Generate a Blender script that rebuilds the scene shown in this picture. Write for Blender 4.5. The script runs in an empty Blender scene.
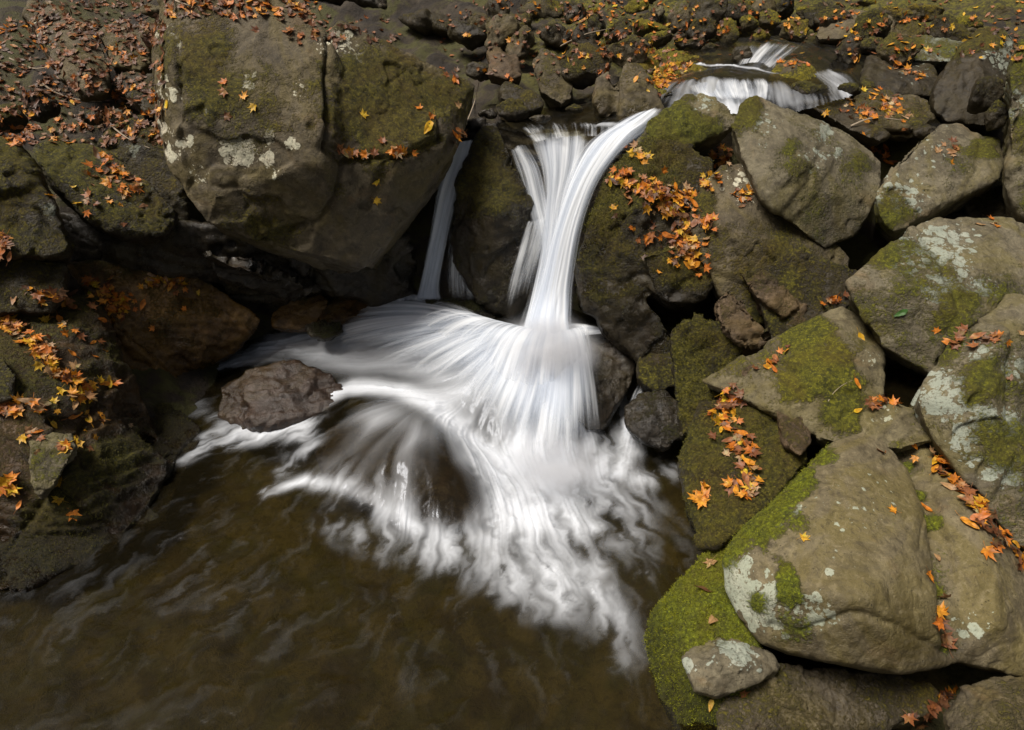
import bpy, bmesh, math, random
import numpy as np
from mathutils import Vector, Matrix
from mathutils.bvhtree import BVHTree

# ------------------------------------------------------------------ scene, camera, light
sc = bpy.context.scene
col = sc.collection
random.seed(7)
rng = np.random.default_rng(7)

H = 2.6
PITCH = 30.0
F = 683.0
cam_d = bpy.data.cameras.new('camera')
cam = bpy.data.objects.new('camera', cam_d)
col.objects.link(cam)
cam_d.sensor_width = 36
cam_d.lens = 36 * F / 1024
cam_d.clip_end = 300
cam_d.clip_start = 0.05
cam.location = (0, 0, H)
cam.rotation_euler = (math.radians(90 - PITCH), 0, 0)
sc.camera = cam

SUN_EL, SUN_AZ = 64.0, -116.0      # degrees; azimuth clockwise from upstream (+Y)
world = bpy.data.worlds.new("World")
sc.world = world
world.use_nodes = True
wn = world.node_tree
bg = wn.nodes['Background']
sky = wn.nodes.new('ShaderNodeTexSky')
sky.sky_type = 'NISHITA'
sky.sun_disc = False
sky.sun_elevation = math.radians(SUN_EL)
sky.sun_rotation = math.radians(SUN_AZ)
sky.air_density = 1.0
sky.dust_density = 6.0
sky.ozone_density = 1.0
tint = wn.nodes.new('ShaderNodeMix'); tint.data_type = 'RGBA'; tint.blend_type = 'MULTIPLY'; tint.inputs[0].default_value = 1
tint.inputs[7].default_value = (1.0, .92, .80, 1)      # light that has come through autumn crowns
wn.links.new(sky.outputs[0], tint.inputs[6]); wn.links.new(tint.outputs[2], bg.inputs[0])
bg.inputs[1].default_value = 0.05
sun_d = bpy.data.lights.new('sun', 'SUN')
sun = bpy.data.objects.new('sun', sun_d)
col.objects.link(sun)
sun_d.energy = 3.7
sun_d.angle = math.radians(24)
sun_d.color = (1.0, 0.95, 0.88)
_el, _az = math.radians(SUN_EL), math.radians(SUN_AZ)
_dir = Vector((math.sin(_az) * math.cos(_el), math.cos(_az) * math.cos(_el), math.sin(_el)))
sun.rotation_euler = _dir.to_track_quat('Z', 'Y').to_euler()
sc.view_settings.view_transform = 'Standard'
sc.view_settings.look = 'None'
sc.view_settings.exposure = 0.45
sc.view_settings.gamma = 1.0
sc.cycles.transparent_max_bounces = 24
sc.cycles.max_bounces = 7
sc.cycles.volume_bounces = 2
sc.cycles.use_denoising = True

# ------------------------------------------------------------------ pixel helpers
CP, SP = math.cos(math.radians(PITCH)), math.sin(math.radians(PITCH))
def ray(px, py):
    x = (px - 512) / F; y = (365 - py) / F
    return Vector((x, CP + SP * y, -SP + CP * y))
def atY(px, py, Y):
    d = ray(px, py)
    return Vector((0, 0, H)) + d * (Y / d.y)
def atz(px, py, z):
    d = ray(px, py)
    return Vector((0, 0, H)) + d * ((z - H) / d.z)
def depth_of(p):
    return p.y * CP - (p.z - H) * SP
def Yback(py):                       # ground distance of the upstream bank under an image row
    d = ray(512, py); r = d.z / d.y
    return 1.77 / (0.2 - r)

# ------------------------------------------------------------------ numpy noise
def _h(ix, iy, iz, s):
    n = (ix.astype(np.int64) * 374761393 + iy.astype(np.int64) * 668265263 + iz.astype(np.int64) * 2147483647 + s * 974634777) & 0xffffffff
    n = ((n ^ (n >> 13)) * 1274126177) & 0xffffffff
    n = (n ^ (n >> 16)) & 0xffffffff
    return n
def vnoise(P, s=0):                  # gradient-like value noise, -1..1
    I = np.floor(P).astype(np.int64); f = P - I
    u = f * f * f * (f * (f * 6 - 15) + 10)
    out = np.zeros(len(P))
    for dx in (0, 1):
        wx = u[:, 0] if dx else 1 - u[:, 0]
        for dy in (0, 1):
            wy = u[:, 1] if dy else 1 - u[:, 1]
            for dz in (0, 1):
                wz = u[:, 2] if dz else 1 - u[:, 2]
                n = _h(I[:, 0] + dx, I[:, 1] + dy, I[:, 2] + dz, s)
                gx = (n & 255) / 127.5 - 1; gy = ((n >> 8) & 255) / 127.5 - 1; gz = ((n >> 16) & 255) / 127.5 - 1
                out += wx * wy * wz * (gx * (f[:, 0] - dx) + gy * (f[:, 1] - dy) + gz * (f[:, 2] - dz))
    return np.clip(out * 1.5, -1, 1)
def fbm(P, sc_, oct=4, s=0, gain=0.5):
    a, o, t = 1.0, 0, 0
    for i in range(oct):
        o = o + a * vnoise(P * sc_ + 13.7 * i, s + i); t += a
        a *= gain; sc_ *= 2.03
    return o / t
def cells(P, s=0):                   # worley F1, F2 and a random per cell
    I = np.floor(P).astype(np.int64); f = P - I
    F1 = np.full(len(P), 9.0); F2 = np.full(len(P), 9.0); idv = np.zeros(len(P))
    for dx in (-1, 0, 1):
        for dy in (-1, 0, 1):
            for dz in (-1, 0, 1):
                n = _h(I[:, 0] + dx, I[:, 1] + dy, I[:, 2] + dz, s)
                ox = (n & 255) / 255.; oy = ((n >> 8) & 255) / 255.; oz = ((n >> 16) & 255) / 255.
                d = np.sqrt((dx + ox - f[:, 0]) ** 2 + (dy + oy - f[:, 1]) ** 2 + (dz + oz - f[:, 2]) ** 2)
                cl = d < F1
                F2 = np.where(cl, F1, np.minimum(F2, d)); idv = np.where(cl, (n & 1023) / 1023., idv)
                F1 = np.where(cl, d, F1)
    return F1, F2, idv
def sstep(a, b, x):
    t = np.clip((x - a) / (b - a), 0, 1); return t * t * (3 - 2 * t)

# ------------------------------------------------------------------ node helpers
class NT:
    def __init__(s, m):
        m.use_nodes = True; s.t = m.node_tree; s.t.nodes.clear()
    def n(s, typ, **kw):
        nd = s.t.nodes.new(typ)
        for k, v in kw.items():
            if k.startswith('i_'):
                nd.inputs[k[2:].replace('_', ' ')].default_value = v
            else:
                setattr(nd, k, v)
        return nd
    def l(s, a, b): s.t.links.new(a, b)
    def math(s, op, a, b=None, c=None, clamp=False):
        nd = s.t.nodes.new('ShaderNodeMath'); nd.operation = op; nd.use_clamp = clamp
        for i, v in enumerate((a, b, c)):
            if v is None: continue
            if isinstance(v, (int, float)): nd.inputs[i].default_value = v
            else: s.l(v, nd.inputs[i])
        return nd.outputs[0]
    def noise(s, scale, detail=4, rough=0.5, vec=None, dist=0.0):
        nd = s.n('ShaderNodeTexNoise'); nd.inputs['Scale'].default_value = scale
        nd.inputs['Detail'].default_value = detail; nd.inputs['Roughness'].default_value = rough
        nd.inputs['Distortion'].default_value = dist
        if vec is not None: s.l(vec, nd.inputs['Vector'])
        return nd
    def ramp(s, fac, lo, hi, a=0.0, b=1.0):
        nd = s.n('ShaderNodeMapRange', interpolation_type='SMOOTHSTEP')
        nd.inputs[1].default_value = lo; nd.inputs[2].default_value = hi
        nd.inputs[3].default_value = a; nd.inputs[4].default_value = b
        s.l(fac, nd.inputs[0]); return nd.outputs[0]
    def mix(s, fac, a, b):
        nd = s.n('ShaderNodeMix', data_type='RGBA')
        if isinstance(fac, (int, float)): nd.inputs[0].default_value = fac
        else: s.l(fac, nd.inputs[0])
        for i, v in ((6, a), (7, b)):
            if isinstance(v, tuple): nd.inputs[i].default_value = (*v, 1) if len(v) == 3 else v
            else: s.l(v, nd.inputs[i])
        return nd.outputs[2]
    def attr(s, name):
        return s.n('ShaderNodeAttribute', attribute_name=name).outputs['Fac']

# rock styles: stone dark, stone light, moss dark, moss light, lichen colour, roughness, wetness
STY = dict(
    dry=dict(a=(.085, .069, .042), b=(.165, .140, .090), md=(.04, .048, .005), ml=(.135, .155, .006), li=(.40, .42, .33), ro=.78),
    olive=dict(a=(.075, .062, .036), b=(.15, .13, .08), md=(.032, .034, .004), ml=(.115, .110, .006), li=(.40, .40, .30), ro=.78),
    grey=dict(a=(.072, .061, .042), b=(.16, .142, .102), md=(.030, .032, .004), ml=(.095, .095, .006), li=(.34, .36, .30), ro=.75),
    tan=dict(a=(.055, .044, .029), b=(.125, .104, .070), md=(.020, .020, .004), ml=(.090, .076, .007), li=(.66, .61, .47), ro=.75),
    umber=dict(a=(.026, .016, .008), b=(.085, .052, .026), md=(.014, .015, .003), ml=(.060, .052, .005), li=(.3, .28, .2), ro=.5),
    dark=dict(a=(.015, .012, .008), b=(.045, .036, .022), md=(.016, .016, .003), ml=(.080, .070, .005), li=(.26, .27, .22), ro=.55),  # dark stone, its albedo lowered further to deepen the shadows
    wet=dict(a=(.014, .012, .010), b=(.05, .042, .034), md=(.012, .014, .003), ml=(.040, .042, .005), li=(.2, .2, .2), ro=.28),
    ochre=dict(a=(.060, .034, .013), b=(.20, .12, .045), md=(.02, .022, .004), ml=(.06, .055, .008), li=(.2, .2, .15), ro=.3),
    maroon=dict(a=(.030, .021, .018), b=(.080, .058, .050), md=(.02, .022, .004), ml=(.06, .055, .008), li=(.2, .2, .15), ro=.42),
    mossy=dict(a=(.035, .028, .016), b=(.09, .076, .048), md=(.036, .034, .003), ml=(.165, .140, .006), li=(.30, .30, .24), ro=.8),
    rust=dict(a=(.045, .030, .018), b=(.11, .076, .048), md=(.02, .022, .004), ml=(.07, .06, .008), li=(.3, .28, .2), ro=.7),
)
_mats = {}
def rock_mat(style):
    if style in _mats: return _mats[style]
    S = dict(STY[style])
    for k_ in 'ab': S[k_] = (S[k_][0] * 1.0, S[k_][1] * .98, S[k_][2] * .88)
    m = bpy.data.materials.new('rock_' + style); g = NT(m)
    pos = g.n('ShaderNodeNewGeometry').outputs['Position']
    big = g.noise(2.3, 5, .6, pos, .6).outputs[0]
    med = g.noise(9, 6, .65, pos, .3).outputs[0]
    fine = g.noise(70, 4, .7, pos).outputs[0]
    grit = g.noise(260, 2, .6, pos).outputs[0]
    f = g.math('ADD', g.math('MULTIPLY', big, .55), g.math('MULTIPLY', med, .45))
    base = g.mix(g.ramp(f, .36, .66), S['a'], S['b'])
    # mineral streaks and stains
    warp = g.noise(4, 5, .7, pos, 2.5).outputs[0]
    base = g.mix(g.ramp(warp, .52, .66, 0, .55), base, tuple(c * .5 for c in S['a']))
    rust = g.noise(3.1, 4, .6, pos, 1.2).outputs[0]
    base = g.mix(g.ramp(rust, .56, .72, 0, .45), base, (S['b'][0] * 1.05, S['b'][1] * .78, S['b'][2] * .5))
    film = g.noise(1.7, 5, .65, pos, 1.6).outputs[0]
    base = g.mix(g.ramp(film, .45, .62, 0, .60), base, (S['b'][0] * .78, S['b'][1] * .74, S['b'][2] * .32))
    mot = g.noise(24, 6, .75, pos, .8).outputs[0]
    base = g.mix(g.ramp(mot, .50, .68, 0, .60), base, tuple(c * .45 for c in S['a']))
    base = g.mix(g.ramp(mot, .48, .34, 0, .45), base, tuple(c * 1.45 for c in S['b']))
    base = g.mix(g.ramp(fine, .56, .72, 0, .45), base, tuple(min(1, c * 1.6) for c in S['b']))
    base = g.mix(g.ramp(grit, .58, .74, 0, .55), base, tuple(c * .35 for c in S['a']))
    # pits
    vp = g.n('ShaderNodeTexVoronoi'); vp.inputs['Scale'].default_value = 55; g.l(pos, vp.inputs['Vector'])
    pit = g.ramp(vp.outputs['Distance'], .12, .22, 1, 0)
    pitm = g.math('MULTIPLY', pit, g.ramp(med, .5, .6))
    base = g.mix(g.math('MULTIPLY', pitm, .6), base, tuple(c * .3 for c in S['a']))
    # lichen: round crusts, scattered by the painted amount
    wv = g.n('ShaderNodeVectorMath', operation='ADD')
    nw = g.noise(22, 5, .7, pos); sc3 = g.n('ShaderNodeVectorMath', operation='SCALE'); sc3.inputs['Scale'].default_value = .055
    g.l(nw.outputs['Color'], sc3.inputs[0]); g.l(pos, wv.inputs[0]); g.l(sc3.outputs[0], wv.inputs[1])
    vl = g.n('ShaderNodeTexVoronoi'); vl.inputs['Scale'].default_value = 17; g.l(wv.outputs[0], vl.inputs['Vector'])
    vl2 = g.n('ShaderNodeTexVoronoi'); vl2.inputs['Scale'].default_value = 42; g.l(wv.outputs[0], vl2.inputs['Vector'])
    la = g.attr('lichen')
    l1 = g.math('SUBTRACT', g.math('MULTIPLY', la, .95), vl.outputs['Distance'])
    l2 = g.math('SUBTRACT', g.math('MULTIPLY', la, .62), vl2.outputs['Distance'])
    lm = g.math('MAXIMUM', g.ramp(l1, 0.0, .05), g.ramp(l2, 0.0, .06))
    lm = g.math('MULTIPLY', lm, g.ramp(fine, .28, .48))
    lcol = g.mix(vl.outputs['Color'], tuple(c * .8 for c in S['li']), S['li'])
    lcol = g.mix(g.ramp(med, .4, .7, 0, 1), tuple(c * k for c, k in zip(S['li'], (.80, .84, .82))), S['li'])
    c2 = g.mix(g.math('MULTIPLY', lm, .85), base, lcol)
    # moss
    ma = g.attr('moss')
    mn = g.math('ADD', g.math('MULTIPLY', med, .55), g.math('MULTIPLY', fine, .55))
    mm = g.ramp(g.math('SUBTRACT', g.math('ADD', ma, g.math('MULTIPLY', g.math('SUBTRACT', mn, .55), 2.6)), .52), -.16, .34)
    mossn = g.noise(38, 5, .75, pos).outputs[0]
    mcol = g.mix(g.ramp(mossn, .34, .66), S['md'], S['ml'])
    mcol = g.mix(g.ramp(fine, .50, .66), mcol, tuple(c * 1.6 for c in S['ml']))
    mcol = g.mix(g.ramp(mot, .52, .64, 0, .7), mcol, tuple(c * .7 for c in S['md']))
    mcol = g.mix(g.ramp(big, .4, .7, 0, .4), mcol, (S['ml'][0] * .9, S['ml'][1] * .55, S['ml'][2]))
    c3 = g.mix(mm, c2, mcol)
    # wet darkening: splashed stone, a stained underside, and one overhang's painted shade
    wa = g.attr('wet')
    dk = g.n('ShaderNodeMix', data_type='RGBA', blend_type='MULTIPLY'); dk.inputs[0].default_value = 1
    g.l(c3, dk.inputs[6])
    wc = g.mix(wa, (1, 1, 1), (.34, .32, .30)); g.l(wc, dk.inputs[7])
    bs = g.n('ShaderNodeBsdfPrincipled')
    g.l(dk.outputs[2], bs.inputs['Base Color'])
    ro = g.math('MULTIPLY', wa, -.55)
    r0 = g.math('ADD', g.math('ADD', S['ro'], ro), g.math('MULTIPLY', g.math('SUBTRACT', med, .5), .35))
    rr = g.math('MAXIMUM', r0, g.math('MULTIPLY', mm, .8)); rr = g.math('MAXIMUM', rr, .16)
    g.l(rr, bs.inputs['Roughness'])
    bs.inputs['Specular IOR Level'].default_value = .35
    # bump
    hgt = g.math('ADD', g.math('ADD', g.math('MULTIPLY', med, .35), g.math('MULTIPLY', mot, .24)), g.math('MULTIPLY', fine, .20))
    hgt = g.math('ADD', hgt, g.math('MULTIPLY', grit, .07))
    hgt = g.math('SUBTRACT', hgt, g.math('MULTIPLY', pitm, .12))
    mh = g.math('ADD', g.math('MULTIPLY', mossn, .6), g.math('MULTIPLY', grit, .55))
    hgt = g.math('ADD', hgt, g.math('MULTIPLY', g.math('MULTIPLY', mm, mh), .7))
    hgt = g.math('ADD', hgt, g.math('MULTIPLY', lm, .04))
    bp = g.n('ShaderNodeBump'); bp.inputs['Strength'].default_value = .85; bp.inputs['Distance'].default_value = .030
    g.l(hgt, bp.inputs['Height']); g.l(bp.outputs[0], bs.inputs['Normal'])
    out = g.n('ShaderNodeOutputMaterial'); g.l(bs.outputs[0], out.inputs[0])
    _mats[style] = m
    return m

# ------------------------------------------------------------------ object helpers
def tag(o, label=None, cat=None, group=None, kind=None):
    if label: o['label'] = label
    if cat: o['category'] = cat
    if group: o['group'] = group
    if kind: o['kind'] = kind
    return o
def mesh_np(name, V, Fc):
    me = bpy.data.meshes.new(name)
    me.vertices.add(len(V)); me.vertices.foreach_set('co', np.asarray(V, dtype=np.float32).ravel())
    nf, k = Fc.shape
    me.loops.add(nf * k); me.loops.foreach_set('vertex_index', Fc.astype(np.int32).ravel())
    me.polygons.add(nf); me.polygons.foreach_set('loop_start', np.arange(0, nf * k, k, dtype=np.int32))
    me.update(calc_edges=True); me.validate()
    me.polygons.foreach_set('use_smooth', np.ones(nf, dtype=bool))
    return me
def set_attr(me, name, v):
    a = me.attributes.get(name) or me.attributes.new(name, 'FLOAT', 'POINT')
    a.data.foreach_set('value', np.asarray(v, dtype=np.float32))
def link(name, me, mat=None, parent=None):
    o = bpy.data.objects.new(name, me); col.objects.link(o)
    if mat: me.materials.append(mat)
    if parent: o.parent = parent
    return o

ROCKS = []          # (object, world vertices, polygons)
def hull_into(bm, pts):
    vs = [bm.verts.new(p) for p in pts]
    r = bmesh.ops.convex_hull(bm, input=vs)
    junk = [v for v in r['geom_interior'] if isinstance(v, bmesh.types.BMVert)] + [v for v in r['geom_unused'] if isinstance(v, bmesh.types.BMVert)]
    bmesh.ops.delete(bm, geom=list(set(junk)), context='VERTS')

def finish_rock(name, bm, style, label, cat, center, size, smooth=4, rough=1.0, moss=.3, mossup=.5, lichen=0.0, wet=0.0,
                decals=(), voxel=None, strata=0.0, seed=0, group=None, chip=1.0, wetline=None, kind=None):
    me0 = bpy.data.meshes.new('tmp'); bm.to_mesh(me0); bm.free()
    o = bpy.data.objects.new('tmp', me0); col.objects.link(o)
    dist = max(1.5, depth_of(center))
    vx = voxel or max(.006, min(dist * .0034, size / 18))
    md = o.modifiers.new('r', 'REMESH'); md.mode = 'VOXEL'; md.voxel_size = vx
    ms = o.modifiers.new('s', 'SMOOTH'); ms.factor = .5; ms.iterations = int(smooth * (.012 / vx) ** 1.2 * 2.6) + 2
    dg = bpy.context.evaluated_depsgraph_get()
    me = bpy.data.meshes.new_from_object(o.evaluated_get(dg))
    bpy.data.objects.remove(o); bpy.data.meshes.remove(me0)
    n = len(me.vertices)
    V = np.empty(n * 3, dtype=np.float32); me.vertices.foreach_get('co', V); V = V.reshape(-1, 3).astype(float)
    N = np.empty(n * 3, dtype=np.float32); me.vertex_normals.foreach_get('vector', N); N = N.reshape(-1, 3).astype(float)
    s = size; P = V + seed * 3.17
    a = rough * s ** .7 * .055
    d = fbm(P, 1.7 / s, 3, seed) * a * .9
    F1, F2, idv = cells(P * (2.6 / s) + .4 * fbm(P, 3 / s, 2, seed + 5)[:, None], seed + 3)
    d += chip * a * .30 * (idv - .5) * sstep(.0, .10, F2 - F1)
    hx = fbm(P, 4.2 / s, 3, seed + 77); d += chip * a * .55 * (np.abs(hx) ** .8) * np.sign(hx) * .6 - chip * a * .35 * sstep(.12, .16, hx)
    F1, F2, idv = cells(P * (6.5 / s), seed + 9)
    d += chip * a * .22 * (idv - .5) * sstep(.02, .2, F2 - F1)
    rn = np.abs(fbm(P, 1.6 / s, 4, seed + 21, .6)); d -= chip * a * .30 * (1 - sstep(0, .012, rn)) * sstep(-.1, .3, fbm(P, 1.1 / s, 2, seed + 23))
    d += fbm(P, 9 / s, 4, seed + 31, .65) * a * .30
    d += fbm(P, 26., 4, seed + 41, .6) * .0045 * rough
    Rk = random.Random(seed * 17 + 3); cc_ = np.array(center)          # joints: slight steps across cracks
    for _k in range(3):
        nv_ = np.array([Rk.gauss(0, 1), Rk.gauss(0, .6), Rk.gauss(0, 1)]); nv_ /= np.linalg.norm(nv_)
        q_ = (V - cc_) @ nv_ - Rk.uniform(-.28, .28) * s + .07 * s * fbm(P, 2.5 / s, 4, seed + 120 + _k, .6)
        on_ = sstep(-.05, .15, fbm(P, 1.3 / s, 2, seed + 140 + _k) + Rk.uniform(-.1, .2))
        d += chip * on_ * (Rk.choice((-1, 1)) * .22 * a * sstep(-1.5 * vx, 1.5 * vx, q_) - .30 * a * np.exp(-(q_ / (1.3 * vx)) ** 2))
    if strata:
        q = (P @ np.array([.25, .35, .9])) * 14 + 1.5 * fbm(P, 2, 3, seed + 2)
        fr = q - np.floor(q)
        d += strata * .02 * (sstep(0, .75, fr) - sstep(.85, 1, fr))
    # moss / lichen / wet fields
    up = N[:, 2]
    nb = fbm(P, 3.2, 4, seed + 50)
    mo = moss + mossup * (up - .35) + .55 * nb
    li = np.full(n, lichen) + .35 * fbm(P, 4.5, 3, seed + 60) * (lichen > 0)
    we = np.full(n, float(wet))
    if wetline is not None:
        we = np.maximum(we, 1 - sstep(wetline, wetline + .16, V[:, 2] + .08 * nb))
    for (k, px, py, rpx, st) in decals:      # soft patches that sit on the stone
        if k == 'cut':                       # a crack or seam through the listed points
            rel = V - np.array([0, 0, H]); dz = rel[:, 1] * CP - rel[:, 2] * SP
            qx = 512 + F * rel[:, 0] / dz; qy = 365 - F * (rel[:, 1] * SP + rel[:, 2] * CP) / dz
            qx = qx + 2.5 * fbm(P, 12, 2, seed + 90); qy = qy + 2.5 * fbm(P, 12, 2, seed + 91)
            bd = np.full(n, 1e9)
            for (a0, b0), (a1, b1) in zip(px[:-1], px[1:]):
                ex, ey = a1 - a0, b1 - b0; tt = np.clip(((qx - a0) * ex + (qy - b0) * ey) / (ex * ex + ey * ey), 0, 1)
                bd = np.minimum(bd, np.hypot(qx - a0 - tt * ex, qy - b0 - tt * ey))
            g_ = np.exp(-(bd / rpx) ** 2); d = d - st * g_
            if py: mo = mo + py * np.exp(-(bd / (rpx * 1.3)) ** 2)
            continue
        dv = ray(px, py); dn = dv.normalized()
        W = V - np.array([0, 0, H]); t = W @ np.array(dn); perp = np.linalg.norm(W - t[:, None] * np.array(dn), axis=1)
        rad = rpx / F * t
        wgt = (1 - sstep(.25, 1.3, perp / rad + .8 * fbm(P, 8, 4, seed + 70, .6)))
        if k == 'moss': mo = mo * (1 - wgt * (st < 0)) + wgt * st
        elif k == 'lichen': li = np.where(wgt > 0, li * (1 - wgt) + wgt * st, li)
        elif k == 'wet': we = np.maximum(we, wgt * st)
    mo = np.clip(mo, 0, 1.2); li = np.clip(li, 0, 1)
    d += sstep(.5, 1.0, mo) * (.005 + .016 * np.abs(fbm(P, 15, 4, seed + 80, .65)))
    V = V + N * d[:, None]
    c = np.array(center)
    me.vertices.foreach_set('co', (V - c).astype(np.float32).ravel())
    me.polygons.foreach_set('use_smooth', np.ones(len(me.polygons), dtype=bool))
    set_attr(me, 'moss', mo); set_attr(me, 'lichen', li); set_attr(me, 'wet', np.clip(we, 0, 1))
    me.update()
    me.name = name
    ob = link(name, me, rock_mat(style)); ob.location = center
    tag(ob, label, cat, group, kind)
    ROCKS.append(ob)
    return ob

def hero(name, label, cat, hulls, style, back=.45, **kw):
    """a boulder from its visible corners; each hull is a list of (px, py, distance)"""
    bm = bmesh.new(); allp = []
    for hl in hulls:
        bk = back
        if isinstance(hl, tuple): bk, hl = hl
        pts = [atY(*p) for p in hl]; c = sum(pts, Vector()) / len(pts)
        ext = []
        for p in pts:
            q = c + (p - c) * .8
            d = (q - Vector((0, 0, H))).normalized()
            ext.append(q + (d + Vector((0, .1, -.45))).normalized() * bk)
            ext.append(c + (p - c) * .93 + (d + Vector((0, 0, -.25))).normalized() * bk * .45)
        hull_into(bm, pts + ext); allp += pts
    c = sum(allp, Vector()) / len(allp)
    size = max((p - c).length for p in allp) * 1.5
    return finish_rock(name, bm, style, label, cat, c, size, seed=kw.pop('seed', len(ROCKS) + 1), **kw)

def blob(name, label, cat, cx, cy, w, h, style, Y=None, rot=0.0, box=.5, deep=.8, npt=16, **kw):
    """a smaller stone: an angular hull fitted to its outline's width, height and tilt"""
    R = random.Random(int(cx * 7 + cy * 13))
    if Y is None: Y = Yback(min(cy + h * .5, 150)) + .05
    c = atY(cx, cy, Y); t = depth_of(c)
    a, b = w / 2 / F * t, h / 2 / F * t
    dpt = (a + b) / 2 * deep
    right = Vector((1, 0, 0)); upv = Vector((0, SP, CP)); fw = Vector((0, CP, -SP))
    cr, sr = math.cos(math.radians(rot)), math.sin(math.radians(rot))
    pts = []
    for i in range(npt):
        v = Vector((R.gauss(0, 1), R.gauss(0, 1), R.gauss(0, 1))).normalized()
        m = max(abs(v.x), abs(v.y), abs(v.z)); v = v.lerp(v / m, box) * R.uniform(.92, 1.05)
        x, y = v.x * a, v.y * b
        if rot: x, y = x * cr - y * sr, x * sr + y * cr
        pts.append(c + right * x + upv * y + fw * (v.z * dpt + dpt * .3))
    for sx in (-1, 1):
        for (ux, uy) in ((sx, 0), (0, sx)):
            x, y = ux * a, uy * b
            if rot: x, y = x * cr - y * sr, x * sr + y * cr
            pts.append(c + right * x + upv * y + fw * dpt * R.uniform(-.1, .5))
    pts.append(c + Vector((0, dpt * .6, -b * 1.2)))
    bm = bmesh.new(); hull_into(bm, pts)
    return finish_rock(name, bm, style, label, cat, c, max(a, b) * 1.9, seed=len(ROCKS) + 1, **kw)

# ------------------------------------------------------------------ RBF surfaces
def rbf(ctrl, reg=1e-3):
    C = np.array([(c[0], c[1]) for c in ctrl], float); Z = np.array([c[2] for c in ctrl], float)
    D = np.linalg.norm(C[:, None] - C[None], axis=2)
    n = len(C); A = np.zeros((n + 3, n + 3)); A[:n, :n] = D - reg * 0 * np.eye(n)
    A[:n, n] = 1; A[:n, n + 1:] = C; A[n, :n] = 1; A[n + 1:, :n] = C.T
    w = np.linalg.solve(A, np.concatenate([Z, [0, 0, 0]]))
    def f(x, y):
        x = np.asarray(x, float); y = np.asarray(y, float); sh = x.shape
        Q = np.stack([x.ravel(), y.ravel()], 1); o = np.zeros(len(Q))
        for i in range(n):
            o += w[i] * np.hypot(Q[:, 0] - C[i, 0], Q[:, 1] - C[i, 1])
        o += w[n] + w[n + 1] * Q[:, 0] + w[n + 2] * Q[:, 1]
        return o.reshape(sh)
    return f
def blur(A, r):
    k = np.exp(-.5 * (np.arange(-3 * r, 3 * r + 1) / r) ** 2); k /= k.sum()
    Ap = np.pad(A, 3 * r, mode='edge')
    Ap = np.apply_along_axis(lambda v: np.convolve(v, k, 'valid'), 0, Ap)
    return np.apply_along_axis(lambda v: np.convolve(v, k, 'valid'), 1, Ap)

# ------------------------------------------------------------------ ground
g_ctrl = [(-1.2, 1.0, -.3), (0, 1.0, -.35), (.8, 1.2, -.3), (-1, 2, -.28), (0, 2.2, -.35), (.6, 2.2, -.3), (-.5, 3, -.25), (.3, 3, -.3),
          (-1.2, 3, -.22), (-.4, 3.8, -.2), (.4, 3.9, -.2), (-1.1, 4.1, -.2), (-.7, 4.3, -.1), (-2.1, 1.5, -.25), (-2.1, 2.5, -.22), (-1.95, 3.2, -.22), (-1.9, 4.1, -.15), (-1.5, 4.45, -.1), (-1.0, 4.5, -.05), (.6, 3.6, -.25), (.9, 3.0, -.2), (.9, 2.2, -.2),
          (-2.75, 2.3, -.05), (-2.55, 2.8, .0), (-2.6, 3.3, .25), (-2.7, 3.7, .45), (-2.5, 4.2, .45), (-1.9, 5.0, .5), (-1.4, 5.05, .6), (-2.1, 4.6, -.05), (-1.5, 4.72, -.08), (-3.3, 2.5, .4), (-3.4, 3.8, 1.0), (-2.9, 1.5, -.1), (-4.5, 1, .8),
          (-.4, 4.45, .3), (.2, 4.45, .3), (.6, 4.4, .4), (-.4, 4.85, 1.3), (0, 4.9, 1.55), (.4, 4.9, 1.6), (1.0, 4.9, 1.55),
          (1.2, 2.4, -.15), (1.6, 1.5, -.3), (1.2, 1.0, -.3), (1.6, 2.6, .05), (2.2, 2.4, .0), (2.2, 1.4, -.2), (1.3, 3.2, .0), (2.0, 3.3, .3), (1.2, 4.0, .25), (2, 4.2, .55), (3, 4, .9), (4, 2, 1.1), (3.2, 1, .2),
          (-1.2, 4.95, .9), (-2.2, 4.95, 1.1), (-3.2, 4.6, 1.25), (-1.2, 5.5, 1.6), (-2.4, 5.4, 1.65), (-4, 5.4, 1.95), (-.6, 5.6, 1.6), (-1.6, 6.2, 1.85),
          (0, 5.3, 1.62), (1.2, 5.3, 1.6), (2, 5.3, 1.6), (1.6, 5.0, 1.55), (1.45, 5.7, 1.75), (2.5, 6.6, 1.9), (1.85, 6.1, 1.82), (2.7, 6.1, 1.85), (2.2, 5.0, 1.6), (.7, 5.0, 1.5), (.3, 5.0, 1.5), (3.2, 5.3, 1.75), (-5, 7, 2.8), (-3, 7, 2.45), (-1, 7, 2.25), (0, 6.2, 2.0), (1, 7, 2.2), (2.2, 6.2, 1.95), (2.6, 7.4, 2.2), (4, 7, 2.3), (6, 6, 2.6),
          (-6, 10, 6.5), (-2, 10, 4.8), (2, 10, 4.6), (6, 10, 5.5), (-8, 3, 4.5), (-5.5, 3, 2.0), (7, 2, 2.4), (-3, -2, .3), (3, -2, .3), (0, -3, -.2), (-14, 16, 18), (0, 18, 15), (14, 16, 16), (14, -4, 6), (-14, -4, 9), (-12, 5, 9)]  # unseen outer slopes, raised steeply to block sky and darken water reflections
gf = rbf(g_ctrl)
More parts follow.
